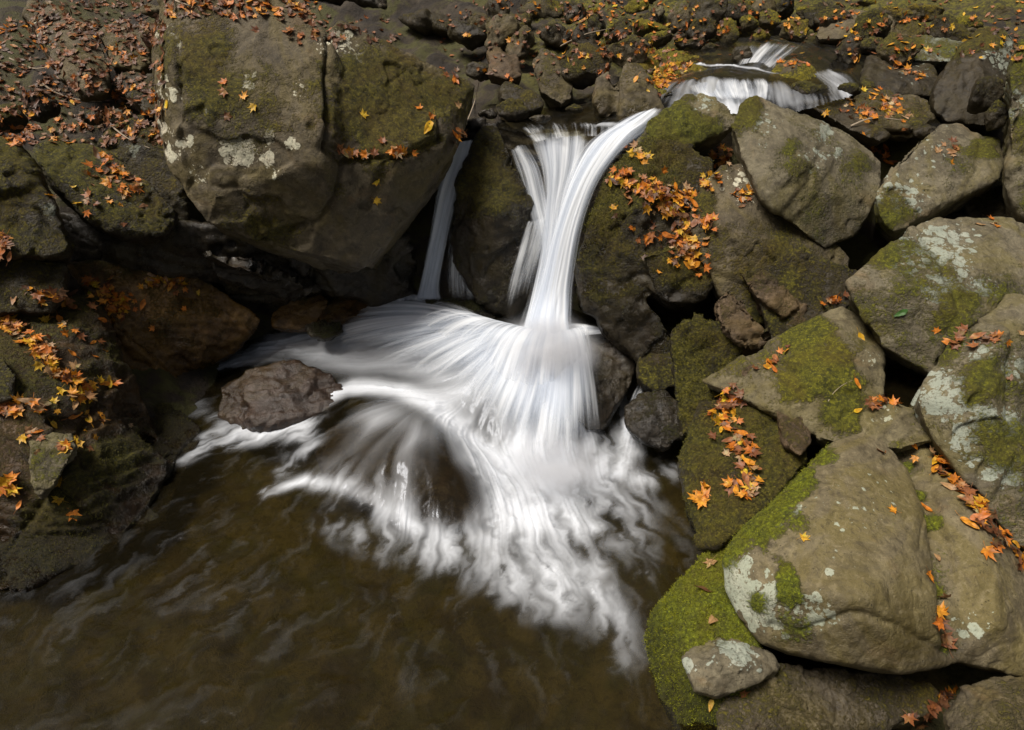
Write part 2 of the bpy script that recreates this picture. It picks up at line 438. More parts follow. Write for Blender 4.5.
def ground_patch(x0, x1, y0, y1, step):
    xs = np.arange(x0, x1 + step / 2, step); ys = np.arange(y0, y1 + step / 2, step)
    X, Y = np.meshgrid(xs, ys); Z = gf(X, Y)
    Z = blur(Z, max(1, int(.05 / step)))
    P = np.stack([X.ravel(), Y.ravel(), Z.ravel()], 1)
    wt = sstep(0, .3, -P[:, 2])
    Z2 = P[:, 2] + .10 * fbm(P, 1.6, 4, 3) + .03 * fbm(P, 7, 4, 9)
    F1, F2, idv = cells(P * np.array([5, 5, 2.]), 4)                    # cobbles
    Z2 += .07 * np.maximum(0, .55 - F1) * (idv > .35)
    F1, F2, idv = cells(P * np.array([13, 13, 5.]), 8)
    Z2 += .03 * np.maximum(0, .5 - F1)
    P[:, 2] = Z2
    ny, nx = X.shape
    i = np.arange(ny * nx).reshape(ny, nx)
    Fc = np.stack([i[:-1, :-1], i[:-1, 1:], i[1:, 1:], i[1:, :-1]], -1).reshape(-1, 4)
    return P, Fc
# one sheet: fine in the middle, spreading out to far edges by non-uniform spacing
def axis(a0, a1, step, far, n):
    mid = np.arange(a0, a1, step)
    g1 = np.geomspace(step, far, n); g1 = np.cumsum(g1)
    return np.concatenate([(a0 - g1)[::-1], mid, mid[-1] + g1])
xs = axis(-3.8, 4.2, .022, 6, 24); ys = axis(1.0, 8.4, .022, 6, 24)
X, Y = np.meshgrid(xs, ys); Z = gf(X, Y)
P = np.stack([X.ravel(), Y.ravel(), Z.ravel()], 1)
near = (1 - sstep(3.8, 5.5, np.abs(P[:, 0]))) * (1 - sstep(8.4, 11, P[:, 1]))
Z2 = P[:, 2] + .12 * fbm(P, 1.6, 4, 3) + .03 * fbm(P, 7, 4, 9)
F1, F2, idv = cells(P * np.array([4.5, 4.5, 2.]), 4)
Z2 += near * .12 * np.maximum(0, .55 - F1) * (idv > .35)
F1, F2, idv = cells(P * np.array([13, 13, 5.]), 8)
Z2 += near * .035 * np.maximum(0, .5 - F1)
Z2 += (1 - near) * .5 * fbm(P, .25, 4, 12)
P[:, 2] = Z2
ny, nx = X.shape
idx = np.arange(ny * nx).reshape(ny, nx)
Fc = np.stack([idx[:-1, :-1], idx[:-1, 1:], idx[1:, 1:], idx[1:, :-1]], -1).reshape(-1, 4)
gme = mesh_np('ground', P, Fc)
gm = bpy.data.materials.new('ground_soil'); g = NT(gm)
pos = g.n('ShaderNodeNewGeometry').outputs['Position']
n1 = g.noise(3, 6, .65, pos, .8).outputs[0]; n2 = g.noise(30, 5, .7, pos).outputs[0]; n3 = g.noise(150, 3, .7, pos).outputs[0]
vv = g.n('ShaderNodeTexVoronoi', feature='SMOOTH_F1'); vv.inputs['Scale'].default_value = 8; vv.inputs['Smoothness'].default_value = .6; g.l(pos, vv.inputs['Vector'])
cc = g.mix(g.ramp(n1, .35, .65), (.014, .010, .006), (.045, .030, .014))
vs = g.n('ShaderNodeSeparateColor'); g.l(vv.outputs['Color'], vs.inputs[0])
cc = g.mix(g.ramp(vs.outputs[0], .5, .9, 0, .6), cc, (.06, .045, .028))
cc = g.mix(g.ramp(n1, .46, .58, 0, .85), cc, (.050, .050, .006))
cc = g.mix(g.ramp(n2, .5, .7, 0, .6), cc, (.012, .009, .006))
sy = g.n('ShaderNodeSeparateXYZ'); g.l(pos, sy.inputs[0])
up_moss = g.math('MULTIPLY', g.math('MULTIPLY', g.ramp(sy.outputs[2], 1.7, 2.0), g.ramp(n1, .38, .56)), g.ramp(sy.outputs[0], -.6, .6))
cc = g.mix(up_moss, cc, g.mix(g.ramp(n2, .4, .6), (.03, .028, .003), (.13, .115, .006)))  # hill moss toned darker, in place of tree shade
cc = g.mix(g.ramp(n3, .55, .75, 0, .5), cc, (.09, .055, .03))
# bed of the pool: algae-brown and olive cobbles
sz = g.n('ShaderNodeSeparateXYZ'); g.l(pos, sz.inputs[0])
bedc = g.mix(g.ramp(n1, .36, .64), (.048, .036, .012), (.070, .068, .018))
bedc = g.mix(g.ramp(vs.outputs[1], .3, .9, 0, .8), bedc, (.12, .10, .038))
bedc = g.mix(g.ramp(n2, .45, .7, 0, .6), bedc, (.02, .016, .006))
cc = g.mix(g.ramp(sz.outputs[2], -.06, .0, 1, 0), cc, bedc)
bs = g.n('ShaderNodeBsdfPrincipled'); g.l(cc, bs.inputs['Base Color']); bs.inputs['Roughness'].default_value = .8
bp = g.n('ShaderNodeBump'); bp.inputs['Strength'].default_value = .9; bp.inputs['Distance'].default_value = .03
g.l(g.math('ADD', n2, g.math('MULTIPLY', n3, .4)), bp.inputs['Height']); g.l(bp.outputs[0], bs.inputs['Normal'])
o_ = g.n('ShaderNodeOutputMaterial'); g.l(bs.outputs[0], o_.inputs[0])
ground = tag(link('ground', gme, gm), kind='structure')

# ------------------------------------------------------------------ boulders, left side
M, L, W = 'moss', 'lichen', 'wet'
hero('boulder', 'huge grey brown boulder with a cracked face and white lichen patch, left of the falls', 'boulder', [
    [(163, -25, 4.7), (158, 60, 4.2), (153, 120, 4.02), (166, 165, 3.92), (205, 224, 3.8), (272, 252, 3.85), (330, 262, 3.90), (365, 270, 3.96), (395, 235, 4.06),
     (172, 60, 3.98), (178, 120, 3.86), (212, 200, 3.76), (300, 170, 3.78), (322, 130, 3.84), (330, 40, 4.26), (185, -30, 4.5), (300, -8, 4.6), (250, 60, 4.12), (325, 170, 3.8)],
    [(326, 38, 4.36), (340, 22, 4.5), (440, 66, 4.6), (478, 84, 4.62), (470, 118, 4.5), (455, 150, 4.34), (410, 215, 4.12), (366, 268, 3.98), (345, 200, 4.0), (325, 150, 3.93), (335, 165, 3.92), (440, 145, 4.25), (400, 160, 4.02), (330, 90, 4.12)],
    ], 'tan', back=.7, smooth=1.5, rough=.7, moss=.14, mossup=.25, chip=.9, lichen=.0, voxel=.0125,
    decals=[(L, 240, 154, 17, .95), (L, 265, 160, 11, .85), (L, 268, 138, 9, .8), (L, 290, 142, 9, .7), (L, 222, 150, 9, .7), (L, 250, 82, 8, .8), (L, 300, 90, 12, .4), (L, 345, 45, 14, .75), (L, 360, 60, 12, .7),
            (L, 170, 40, 14, .55), (L, 165, 90, 14, .6), (L, 182, 145, 12, .6), (L, 195, 175, 12, .55), (L, 275, 175, 10, .6), (L, 400, 85, 16, .45), (L, 205, 105, 8, .6), (L, 163, 130, 10, .7), (L, 168, 155, 8, .7), (L, 322, 48, 8, .7),
            (M, 200, 70, 40, .5), (M, 240, 110, 38, .5), (M, 380, 90, 55, .6), (M, 400, 120, 50, .55), (M, 350, 110, 40, .5), (M, 440, 110, 40, .5), (M, 380, 165, 22, .5), (M, 335, 190, 16, .4),
            ('cut', [(328, 40), (326, 80), (328, 130), (324, 150)], 0, 2.5, .05), ('cut', [(324, 148), (345, 160), (400, 157), (440, 140)], .3, 5, .035), ('cut', [(412, 72), (425, 95), (438, 120), (440, 142)], -.4, 2, .012), ('cut', [(345, 165), (338, 195), (318, 222), (290, 235)], 0, 3, .025), ('cut', [(172, 0), (178, 60), (176, 120)], 0, 4, .03), (M, 225, 215, 40, .4), (M, 270, 240, 40, .5), (M, 215, 40, 40, .3), (W, 350, 262, 40, .5), (W, 400, 220, 30, .5)])
hero('ledge', 'low black wet bedrock ledge tucked under the huge boulder', 'rock ledge', [
    [(60, 215, 4.35), (180, 225, 4.3), (300, 235, 4.4), (400, 225, 4.6), (430, 290, 4.75), (380, 300, 4.6), (300, 292, 4.45), (230, 280, 4.35), (130, 262, 4.25), (70, 262, 4.2)],
    [(200, 250, 4.2), (260, 262, 4.22), (320, 285, 4.4), (290, 300, 4.4), (215, 285, 4.25)]],
    'wet', back=.4, smooth=1.5, strata=.35, moss=.05, mossup=.1, rough=1.6)
hero('rock', 'olive mossy rock with a few orange leaves, leaning below the leaf slope at left', 'rock', [
    [(29, 146, 4.25), (60, 136, 4.45), (102, 150, 4.4), (150, 182, 4.25), (178, 215, 4.2), (165, 236, 4.05), (125, 238, 4.0), (85, 218, 3.95), (55, 190, 4.0), (38, 165, 4.12), (110, 190, 4.08)]],
    'dark', back=.5, moss=.62, decals=[(L, 35, 152, 7, .8), (L, 140, 200, 18, .4)])
hero('rock', 'dim mossy rock wedged between the leaning mossy rock and the huge boulder', 'rock', [
    [(98, 145, 4.5), (112, 125, 4.6), (140, 113, 4.65), (160, 130, 4.55), (185, 200, 4.35), (190, 235, 4.3), (150, 205, 4.35), (110, 165, 4.4)]],
    'dark', moss=.5, decals=[(L, 132, 150, 8, .7)])
hero('rock', 'mossy dark boulder cut by the left edge of the picture, above the bank', 'rock', [
    [(-60, 125, 4.1), (5, 140, 4.0), (20, 148, 4.0), (48, 190, 3.85), (70, 238, 3.75), (68, 256, 3.68), (20, 258, 3.55), (-60, 260, 3.4), (-60, 190, 3.6)]],
    'dark', moss=.62, decals=[(L, 50, 210, 10, .5)])
hero('rock', 'low mossy block below the cut-off boulder at the left edge', 'rock', [
    [(-60, 250, 3.6), (30, 256, 3.65), (66, 262, 3.75), (64, 290, 3.62), (50, 312, 3.5), (-60, 320, 3.3)]], 'dark', moss=.45)
hero('rock', 'brown slanting slab with wet lower face and leaves along its top, left of the pool', 'rock', [
    [(66, 262, 4.1), (112, 256, 4.35), (180, 262, 4.4), (215, 285, 4.4), (262, 320, 4.4), (235, 352, 4.28), (190, 372, 4.15), (160, 378, 4.0), (125, 350, 3.95), (110, 320, 3.95), (90, 290, 4.0)],
    [(110, 320, 3.9), (135, 345, 3.88), (180, 380, 4.05), (150, 400, 3.95), (125, 375, 3.85)]],
    'ochre', smooth=2, rough=.9, moss=.25, strata=.3, decals=[(M, 150, 330, 30, .1), (W, 200, 360, 60, .8)])
hero('rock_bank', 'broad mossy rock bank with leaf trails sloping into the pool, lower left', 'rock', [
    [(-60, 300, 3.55), (40, 290, 3.8), (100, 300, 3.85), (125, 345, 3.72), (150, 400, 3.62), (160, 440, 3.42), (90, 420, 3.1), (20, 400, 2.95), (-60, 400, 2.85)],
    [(-60, 395, 2.95), (20, 395, 3.0), (120, 420, 3.25), (168, 455, 3.38), (170, 470, 3.2), (130, 500, 2.95), (120, 530, 2.72), (70, 548, 2.6), (0, 560, 2.5), (-60, 562, 2.45), (-60, 480, 2.6), (50, 470, 2.75)],
    [(120, 390, 3.75), (172, 398, 3.92), (205, 430, 3.62), (185, 480, 3.18), (165, 520, 2.86), (110, 552, 2.60), (30, 585, 2.34), (-60, 600, 2.25), (-60, 540, 2.5), (60, 520, 2.7), (130, 470, 3.15)]],
    'umber', back=.6, smooth=2, rough=1.05, chip=.9, moss=.42, voxel=.0105, strata=.5, wetline=.08,
    decals=[(L, 80, 430, 14, .25), (M, 60, 520, 40, .5), (M, 120, 455, 25, .5), (W, 130, 420, 30, .6), (W, 40, 560, 30, .6)])
hero('stone', 'small grey stone low on the bank beside three star shaped leaves', 'stone', [
    [(28, 440, 2.85), (70, 432, 2.95), (78, 445, 2.85), (60, 478, 2.66), (40, 500, 2.6), (30, 470, 2.68)]], 'grey', back=.15, moss=.2, rough=1.2, voxel=.009)
hero('rock', 'dark olive boulder barely showing at the left edge above the leaf pile', 'rock', [
    [(-50, 355, 3.15), (5, 355, 3.15), (18, 375, 3.05), (15, 400, 2.95), (-50, 410, 2.85)]], 'dark', back=.3, moss=.35)
hero('rock', 'ochre brown wet rock sitting in the white flow under the huge boulder', 'rock', [
    [(272, 312, 4.55), (290, 298, 4.62), (322, 291, 4.68), (330, 300, 4.6), (318, 325, 4.45), (298, 330, 4.42), (272, 328, 4.45)]], 'ochre', back=.2, moss=.1, wet=.2)
hero('rock', 'flat ochre ledge washed by thin water between huge boulder and side fall', 'rock', [
    [(312, 306, 4.6), (345, 292, 4.75), (400, 288, 4.8), (400, 302, 4.68), (360, 315, 4.5), (325, 326, 4.42)]], 'ochre', back=.2, moss=.1, wet=.3)
hero('stone', 'small blue grey wet stone at the edge of the white water', 'stone', [
    [(306, 325, 4.38), (322, 318, 4.42), (342, 322, 4.42), (345, 332, 4.32), (325, 340, 4.25), (308, 335, 4.28)]], 'wet', back=.12, smooth=1, rough=1.5)
hero('rock', 'purple brown wet rock standing out of the foam, left in the pool', 'rock', [
    [(222, 388, 3.92), (246, 368, 4.02), (300, 360, 4.1), (335, 378, 4.0), (352, 392, 3.9), (330, 410, 3.72), (262, 420, 3.62), (248, 418, 3.62), (215, 415, 3.75), (246, 383, 3.86), (256, 430, 3.56), (258, 450, 3.62), (225, 432, 3.78), (335, 428, 3.74)]],
    'maroon', back=.25, smooth=.5, moss=.0, mossup=-.3, rough=1.0, wet=.5, chip=1.2, decals=[(W, 232, 400, 22, .9)])
hump = hero('rock', 'rounded dark rock under a thin sheet of falling white water', 'rock', [
    [(312, 450, 3.45), (325, 422, 3.6), (360, 405, 3.66), (400, 410, 3.6), (450, 440, 3.45), (495, 490, 3.2), (490, 520, 2.98), (430, 525, 2.9), (370, 505, 2.9), (325, 480, 3.1), (400, 450, 3.25), (440, 480, 3.05)]],
    'maroon', back=.3, smooth=6, moss=0, mossup=-.3, rough=.7, wet=.4, chip=.5)
hump.location.z -= .035
# ------------------------------------------------------------------ rocks about the falls
hero('rock', 'tall dark mossy rock dividing the thin side fall from the main fall', 'rock', [
    [(448, 232, 4.5), (452, 185, 4.55), (468, 148, 4.68), (482, 124, 4.8), (498, 124, 4.8), (506, 150, 4.66), (528, 190, 4.48), (540, 240, 4.42), (535, 300, 4.38), (512, 318, 4.35), (480, 300, 4.4), (455, 268, 4.45), (500, 210, 4.36)]],
    'dark', moss=.42, smooth=4, back=.3, wet=.35, decals=[(M, 490, 190, 30, .5), (W, 540, 260, 40, .8), (W, 520, 170, 30, .7)])
hero('ledge', 'black dripping cliff behind the thin side fall', 'rock ledge', [
    [(395, 180, 4.95), (480, 120, 4.98), (560, 140, 4.95), (640, 150, 4.85), (640, 330, 4.75), (500, 330, 4.8), (400, 310, 4.9)]], 'wet', back=.2, smooth=1, strata=1, moss=.05)
hero('stone', 'flat black stone at the foot of the thin side fall', 'stone', [
    [(424, 300, 4.42), (445, 297, 4.5), (470, 300, 4.5), (498, 305, 4.45), (500, 320, 4.35), (460, 318, 4.32), (430, 312, 4.34)]], 'wet', back=.15, smooth=1)
hero('rock', 'dark speckled wet rock splashed by the right side of the fan', 'rock', [
    [(560, 345, 4.05), (590, 335, 4.1), (635, 338, 4.1), (640, 360, 3.98), (625, 395, 3.75), (605, 430, 3.55), (585, 430, 3.5), (570, 400, 3.66), (600, 365, 3.85)]],
    'wet', back=.35, moss=.1, mossup=.2, rough=1, smooth=3)
hero('boulder', 'long mossy cliff rock right of the main fall, crowned with fallen leaves', 'boulder', [
    [(576, 262, 4.1), (583, 225, 4.18), (598, 190, 4.28), (612, 165, 4.38), (648, 135, 4.55), (688, 140, 4.5), (712, 165, 4.3), (712, 215, 4.12), (700, 262, 3.98), (668, 290, 3.95), (640, 300, 3.98), (602, 322, 3.96), (582, 310, 4.0), (580, 290, 4.03), (640, 210, 4.05), (625, 170, 4.28)],
    [(640, 255, 3.9), (700, 240, 3.95), (720, 270, 3.86), (705, 300, 3.82), (668, 305, 3.8), (650, 290, 3.84)],
    [(590, 300, 3.98), (640, 290, 3.95), (672, 330, 3.85), (690, 380, 3.75), (672, 400, 3.72), (640, 350, 3.85), (600, 328, 3.95)]],
    'dark', back=.5, smooth=3, moss=.42, rough=1.1, wet=.15, decals=[(W, 640, 330, 60, .7), (W, 590, 250, 22, .7), (M, 600, 200, 30, .6), (M, 640, 165, 40, .6), (M, 690, 280, 30, .5), (M, 620, 270, 50, .25), (W, 585, 300, 25, .6)])
hero('rock', 'pointed rock with pale grey top and dark mossy front above the leaves', 'rock', [
    [(636, 140, 4.55), (650, 118, 4.6), (686, 92, 4.75), (700, 92, 4.8), (728, 104, 4.75), (740, 122, 4.6), (722, 135, 4.5), (700, 130, 4.5), (662, 155, 4.42), (640, 150, 4.5), (690, 118, 4.52)]],
    'grey', back=.3, smooth=1.5, moss=.3, decals=[(M, 665, 130, 30, .9), (M, 690, 135, 26, .8), (M, 710, 100, 14, -.4), (L, 705, 100, 14, .5)])
hero('boulder', 'smooth grey boulder with a leaf patch, under the wedge shaped boulder', 'boulder', [
    [(690, 220, 4.02), (700, 190, 4.12), (725, 165, 4.28), (745, 165, 4.28), (775, 205, 4.12), (850, 255, 4.0), (850, 290, 3.85), (800, 325, 3.7), (750, 325, 3.68), (718, 292, 3.76), (696, 255, 3.88), (740, 235, 3.84)]],
    'tan', back=.5, smooth=4, moss=.4, mossup=.1, rough=.8, decals=[(M, 705, 200, 18, .8), (M, 735, 195, 26, -.3), (L, 740, 185, 24, .45), (M, 780, 280, 45, .5)])
hero('rock', 'brown chipped rock under the smooth grey boulder', 'rock', [
    [(714, 300, 3.66), (728, 286, 3.70), (744, 296, 3.62), (768, 330, 3.48), (770, 350, 3.40), (745, 350, 3.42), (722, 330, 3.5)],
    [(738, 272, 3.72), (765, 266, 3.74), (788, 282, 3.66), (800, 305, 3.56), (782, 318, 3.52), (758, 302, 3.58)],
    [(770, 300, 3.66), (805, 300, 3.62), (812, 340, 3.45), (785, 355, 3.40), (765, 335, 3.5)]],
    'rust', back=.35, smooth=.8, moss=.36, rough=1.5, chip=1.5)
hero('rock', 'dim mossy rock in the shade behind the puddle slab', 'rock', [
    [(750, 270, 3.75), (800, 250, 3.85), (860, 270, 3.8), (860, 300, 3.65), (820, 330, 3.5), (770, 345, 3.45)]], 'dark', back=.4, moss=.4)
hero('rock', 'upright mossy rib of rock between the cliff rock and the leafy mossy rock', 'rock', [
    [(668, 330, 3.72), (690, 318, 3.76), (720, 320, 3.68), (745, 345, 3.52), (750, 370, 3.4), (715, 400, 3.28), (690, 430, 3.18), (680, 440, 3.15), (676, 390, 3.4)]],
    'dark', back=.4, smooth=2, moss=.6, rough=1.3, chip=1.5)
hero('rock', 'round black boulder at the waterline right of the fan', 'rock', [
    [(624, 408, 3.55), (640, 392, 3.64), (665, 390, 3.62), (682, 405, 3.52), (685, 435, 3.36), (665, 450, 3.28), (640, 440, 3.34), (626, 425, 3.42), (652, 415, 3.4)]], 'wet', back=.25, moss=.2, mossup=.3)
hero('rock', 'small mossy rock above the round black boulder', 'rock', [
    [(636, 360, 3.85), (648, 342, 3.92), (672, 340, 3.9), (684, 360, 3.8), (684, 385, 3.65), (655, 392, 3.62), (638, 380, 3.7)]], 'dark', back=.3, moss=.42)
hero('boulder', 'large wedge shaped grey boulder with one round pale lichen spot near its top', 'boulder', [
    [(731, 125, 4.3), (742, 103, 4.5), (757, 94, 4.6), (785, 104, 4.6), (850, 134, 4.6), (884, 160, 4.45), (880, 195, 4.2), (858, 235, 4.05), (825, 250, 3.95), (775, 212, 3.92), (762, 200, 3.95), (745, 165, 4.1), (795, 128, 4.35), (800, 160, 4.12), (768, 195, 3.93)]],
    'grey', back=.6, smooth=1.4, moss=.22, mossup=.1, rough=.75, chip=.6, decals=[(M, 742, 118, 16, .95), (M, 752, 105, 10, .6), (M, 790, 147, 8, .7), (M, 798, 168, 14, .5), (M, 855, 165, 14, .5), (L, 824, 131, 8, 1), (L, 838, 153, 6, 1), (L, 815, 155, 16, .45), (L, 765, 130, 18, .4), (M, 840, 215, 35, .3), (W, 835, 225, 28, .5)])  # last wet patch is shade painted onto the overhanging lower face
hero('boulder', 'flat topped grey boulder with mossy lichen nose, right of the wedge boulder', 'boulder', [
    [(873, 190, 4.1), (888, 170, 4.2), (905, 148, 4.35), (940, 124, 4.6), (962, 122, 4.65), (1000, 140, 4.5), (1005, 160, 4.35), (1000, 178, 4.2), (955, 190, 4.1), (935, 205, 4.0), (905, 228, 3.92), (893, 232, 3.92), (876, 212, 4.0), (932, 185, 4.05), (890, 180, 4.08)]],
    'grey', back=.5, smooth=1.4, moss=.18, mossup=.0, rough=.8, decals=[(M, 890, 212, 22, .75), (M, 975, 155, 20, .5), (L, 900, 195, 26, .6), (L, 880, 205, 12, .6), (L, 925, 150, 25, .25), (M, 985, 145, 12, .6)])
hero('boulder', 'tall green streaked boulder cut by the right edge of the picture', 'boulder', [
    [(1008, 70, 4.3), (1018, 40, 4.4), (1060, 25, 4.4), (1110, 60, 4.2), (1120, 230, 3.7), (1060, 240, 3.7), (1022, 214, 3.8), (1012, 180, 3.95), (1007, 130, 4.1)]],
    'grey', back=.6, smooth=3, moss=.6, decals=[(L, 1016, 100, 20, .5)])
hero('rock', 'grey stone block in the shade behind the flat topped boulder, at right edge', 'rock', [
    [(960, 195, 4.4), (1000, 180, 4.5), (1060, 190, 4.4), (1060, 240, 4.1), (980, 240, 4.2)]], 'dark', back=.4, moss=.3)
# ------------------------------------------------------------------ right foreground
hero('boulder', 'broad grey boulder with crusty blue lichen, at right edge above the slab with puddle', 'boulder', [
    [(846, 282, 3.3), (868, 262, 3.42), (905, 228, 3.6), (940, 218, 3.72), (1000, 222, 3.8), (1080, 240, 3.7), (1080, 300, 3.3), (1000, 300, 3.12), (970, 320, 3.02), (940, 350, 2.98), (930, 372, 2.95), (905, 360, 3.0), (880, 345, 3.05), (858, 312, 3.18), (900, 290, 3.16), (960, 265, 3.3), (985, 290, 3.14)]],
    'grey', back=.6, smooth=2.2, moss=.3, mossup=-.1, rough=.8, chip=.7,
    decals=[(L, 915, 248, 24, .62), (L, 945, 245, 26, .65), (L, 900, 262, 14, .5), (L, 942, 290, 20, .8), (L, 965, 270, 14, .6), (L, 985, 285, 14, .7), (L, 925, 270, 15, .4), (M, 880, 250, 20, .6), (M, 1000, 280, 22, .5), (M, 955, 315, 22, .6), (M, 985, 235, 35, -.4), (M, 930, 270, 30, .4), (M, 870, 300, 20, .3)])
hero('boulder', 'tilted lichen spotted boulder at right edge with leaves caught on its upper ledge', 'boulder', [
    [(913, 398, 2.72), (922, 372, 2.84), (945, 345, 2.95), (972, 312, 3.06), (1005, 292, 3.15), (1080, 300, 3.1), (1120, 640, 2.0), (1060, 590, 2.08), (1000, 522, 2.3), (965, 480, 2.42), (935, 445, 2.55), (918, 420, 2.65), (990, 390, 2.62), (1010, 330, 2.85), (950, 400, 2.62)]],
    'grey', back=.6, smooth=4, moss=.3, mossup=.0, rough=.9, decals=[(L, 930, 400, 16, .8), (L, 945, 395, 26, .75), (L, 965, 430, 22, .75), (L, 975, 350, 14, .6), (L, 1010, 420, 18, .7), (L, 1000, 470, 22, .6), (L, 1020, 370, 16, .6), (L, 985, 415, 10, .8), (M, 985, 380, 22, .7), (M, 1000, 440, 25, .6), (M, 940, 340, 20, .6), (M, 1000, 310, 14, -.3)])
hero('rock', 'moss covered slab with a small leaf filled puddle on its right side', 'rock', [
    [(700, 380, 3.22), (748, 372, 3.22), (790, 340, 3.3), (842, 303, 3.38), (862, 318, 3.3), (884, 350, 3.12), (884, 392, 2.9), (862, 430, 2.75), (828, 440, 2.7), (808, 428, 2.75), (795, 398, 2.9), (770, 385, 3.05), (842, 345, 3.08), (820, 380, 2.92)],
    [(815, 438, 2.7), (835, 418, 2.78), (880, 402, 2.86), (915, 408, 2.82), (935, 440, 2.62), (900, 450, 2.58), (850, 448, 2.62)]],
    'olive', back=.5, smooth=3.5, moss=.3, mossup=.2, rough=.8, decals=[(M, 810, 335, 26, .9), (M, 830, 370, 28, .8), (M, 800, 380, 20, .7), (M, 845, 410, 20, .8), (M, 868, 365, 12, -.6), (L, 868, 360, 12, .4), (M, 885, 415, 20, -.5), (M, 835, 310, 12, -.3), (L, 885, 410, 16, .4)])
hero('rock', 'split brown rock ribs between the puddle slab and the leafy mossy rock', 'rock', [
    [(742, 372, 3.15), (760, 362, 3.18), (772, 385, 3.05), (785, 410, 2.9), (776, 418, 2.88), (760, 400, 2.98)],
    [(768, 392, 3.0), (782, 386, 3.02), (800, 410, 2.86), (812, 440, 2.68), (800, 455, 2.6), (785, 445, 2.68)]], 'rust', back=.3, smooth=2, moss=.35, rough=1.1)
hero('rock', 'low mossy rock covered by a trail of orange leaves, beside the pool', 'rock', [
    [(678, 462, 2.9), (690, 430, 3.05), (700, 405, 3.15), (740, 392, 3.15), (775, 402, 3.05), (800, 440, 2.78), (808, 460, 2.65), (790, 482, 2.52), (740, 530, 2.3), (715, 545, 2.28), (700, 548, 2.32), (690, 500, 2.55), (682, 480, 2.72), (740, 450, 2.8), (735, 490, 2.55)]],
    'dark', back=.45, smooth=4, moss=.6, rough=1.1, wetline=.06, voxel=.0085, decals=[(L, 760, 480, 8, .4), (M, 700, 450, 20, .7), (M, 710, 510, 30, .8)])
hero('boulder', 'vivid green moss cushion rock at the waterline below the big smooth boulder', 'boulder', [
    [(646, 640, 2.02), (655, 620, 2.08), (672, 596, 2.16), (702, 558, 2.28), (726, 540, 2.34), (745, 570, 2.15), (735, 610, 1.98), (760, 660, 1.78), (740, 700, 1.7), (700, 735, 1.62), (680, 735, 1.62), (664, 700, 1.75), (650, 668, 1.9), (700, 610, 2.0), (690, 660, 1.84)]],
    'dry', back=.4, smooth=4, wetline=.02, moss=1.0, mossup=.2, rough=1.2, voxel=.0065, chip=.6)
hero('stone', 'small grey stone with a blue lichen crust, set into the vivid green moss', 'stone', [
    [(683, 660, 1.80), (690, 648, 1.86), (715, 638, 1.87), (745, 640, 1.86), (772, 655, 1.80), (778, 668, 1.74), (760, 682, 1.68), (718, 698, 1.64), (695, 690, 1.66), (715, 665, 1.72), (740, 665, 1.71)]],
    'grey', back=.2, smooth=2.5, moss=.05, mossup=0, rough=.8, voxel=.006, decals=[(L, 735, 650, 20, .9), (L, 690, 668, 8, 1.0), (L, 715, 660, 10, .6), (L, 755, 665, 8, .5), (M, 720, 640, 10, .5)])
hero('rock', 'low olive brown rock running under the big smooth boulder, bottom of picture', 'rock', [
    [(716, 705, 1.68), (740, 684, 1.74), (780, 664, 1.8), (850, 672, 1.8), (930, 680, 1.8), (945, 700, 1.72), (930, 716, 1.66), (850, 720, 1.62), (790, 740, 1.54), (730, 745, 1.52), (720, 730, 1.58)]],
    'tan', back=.3, smooth=3, moss=.45, mossup=.1, voxel=.0065, decals=[(W, 850, 715, 60, .5)])
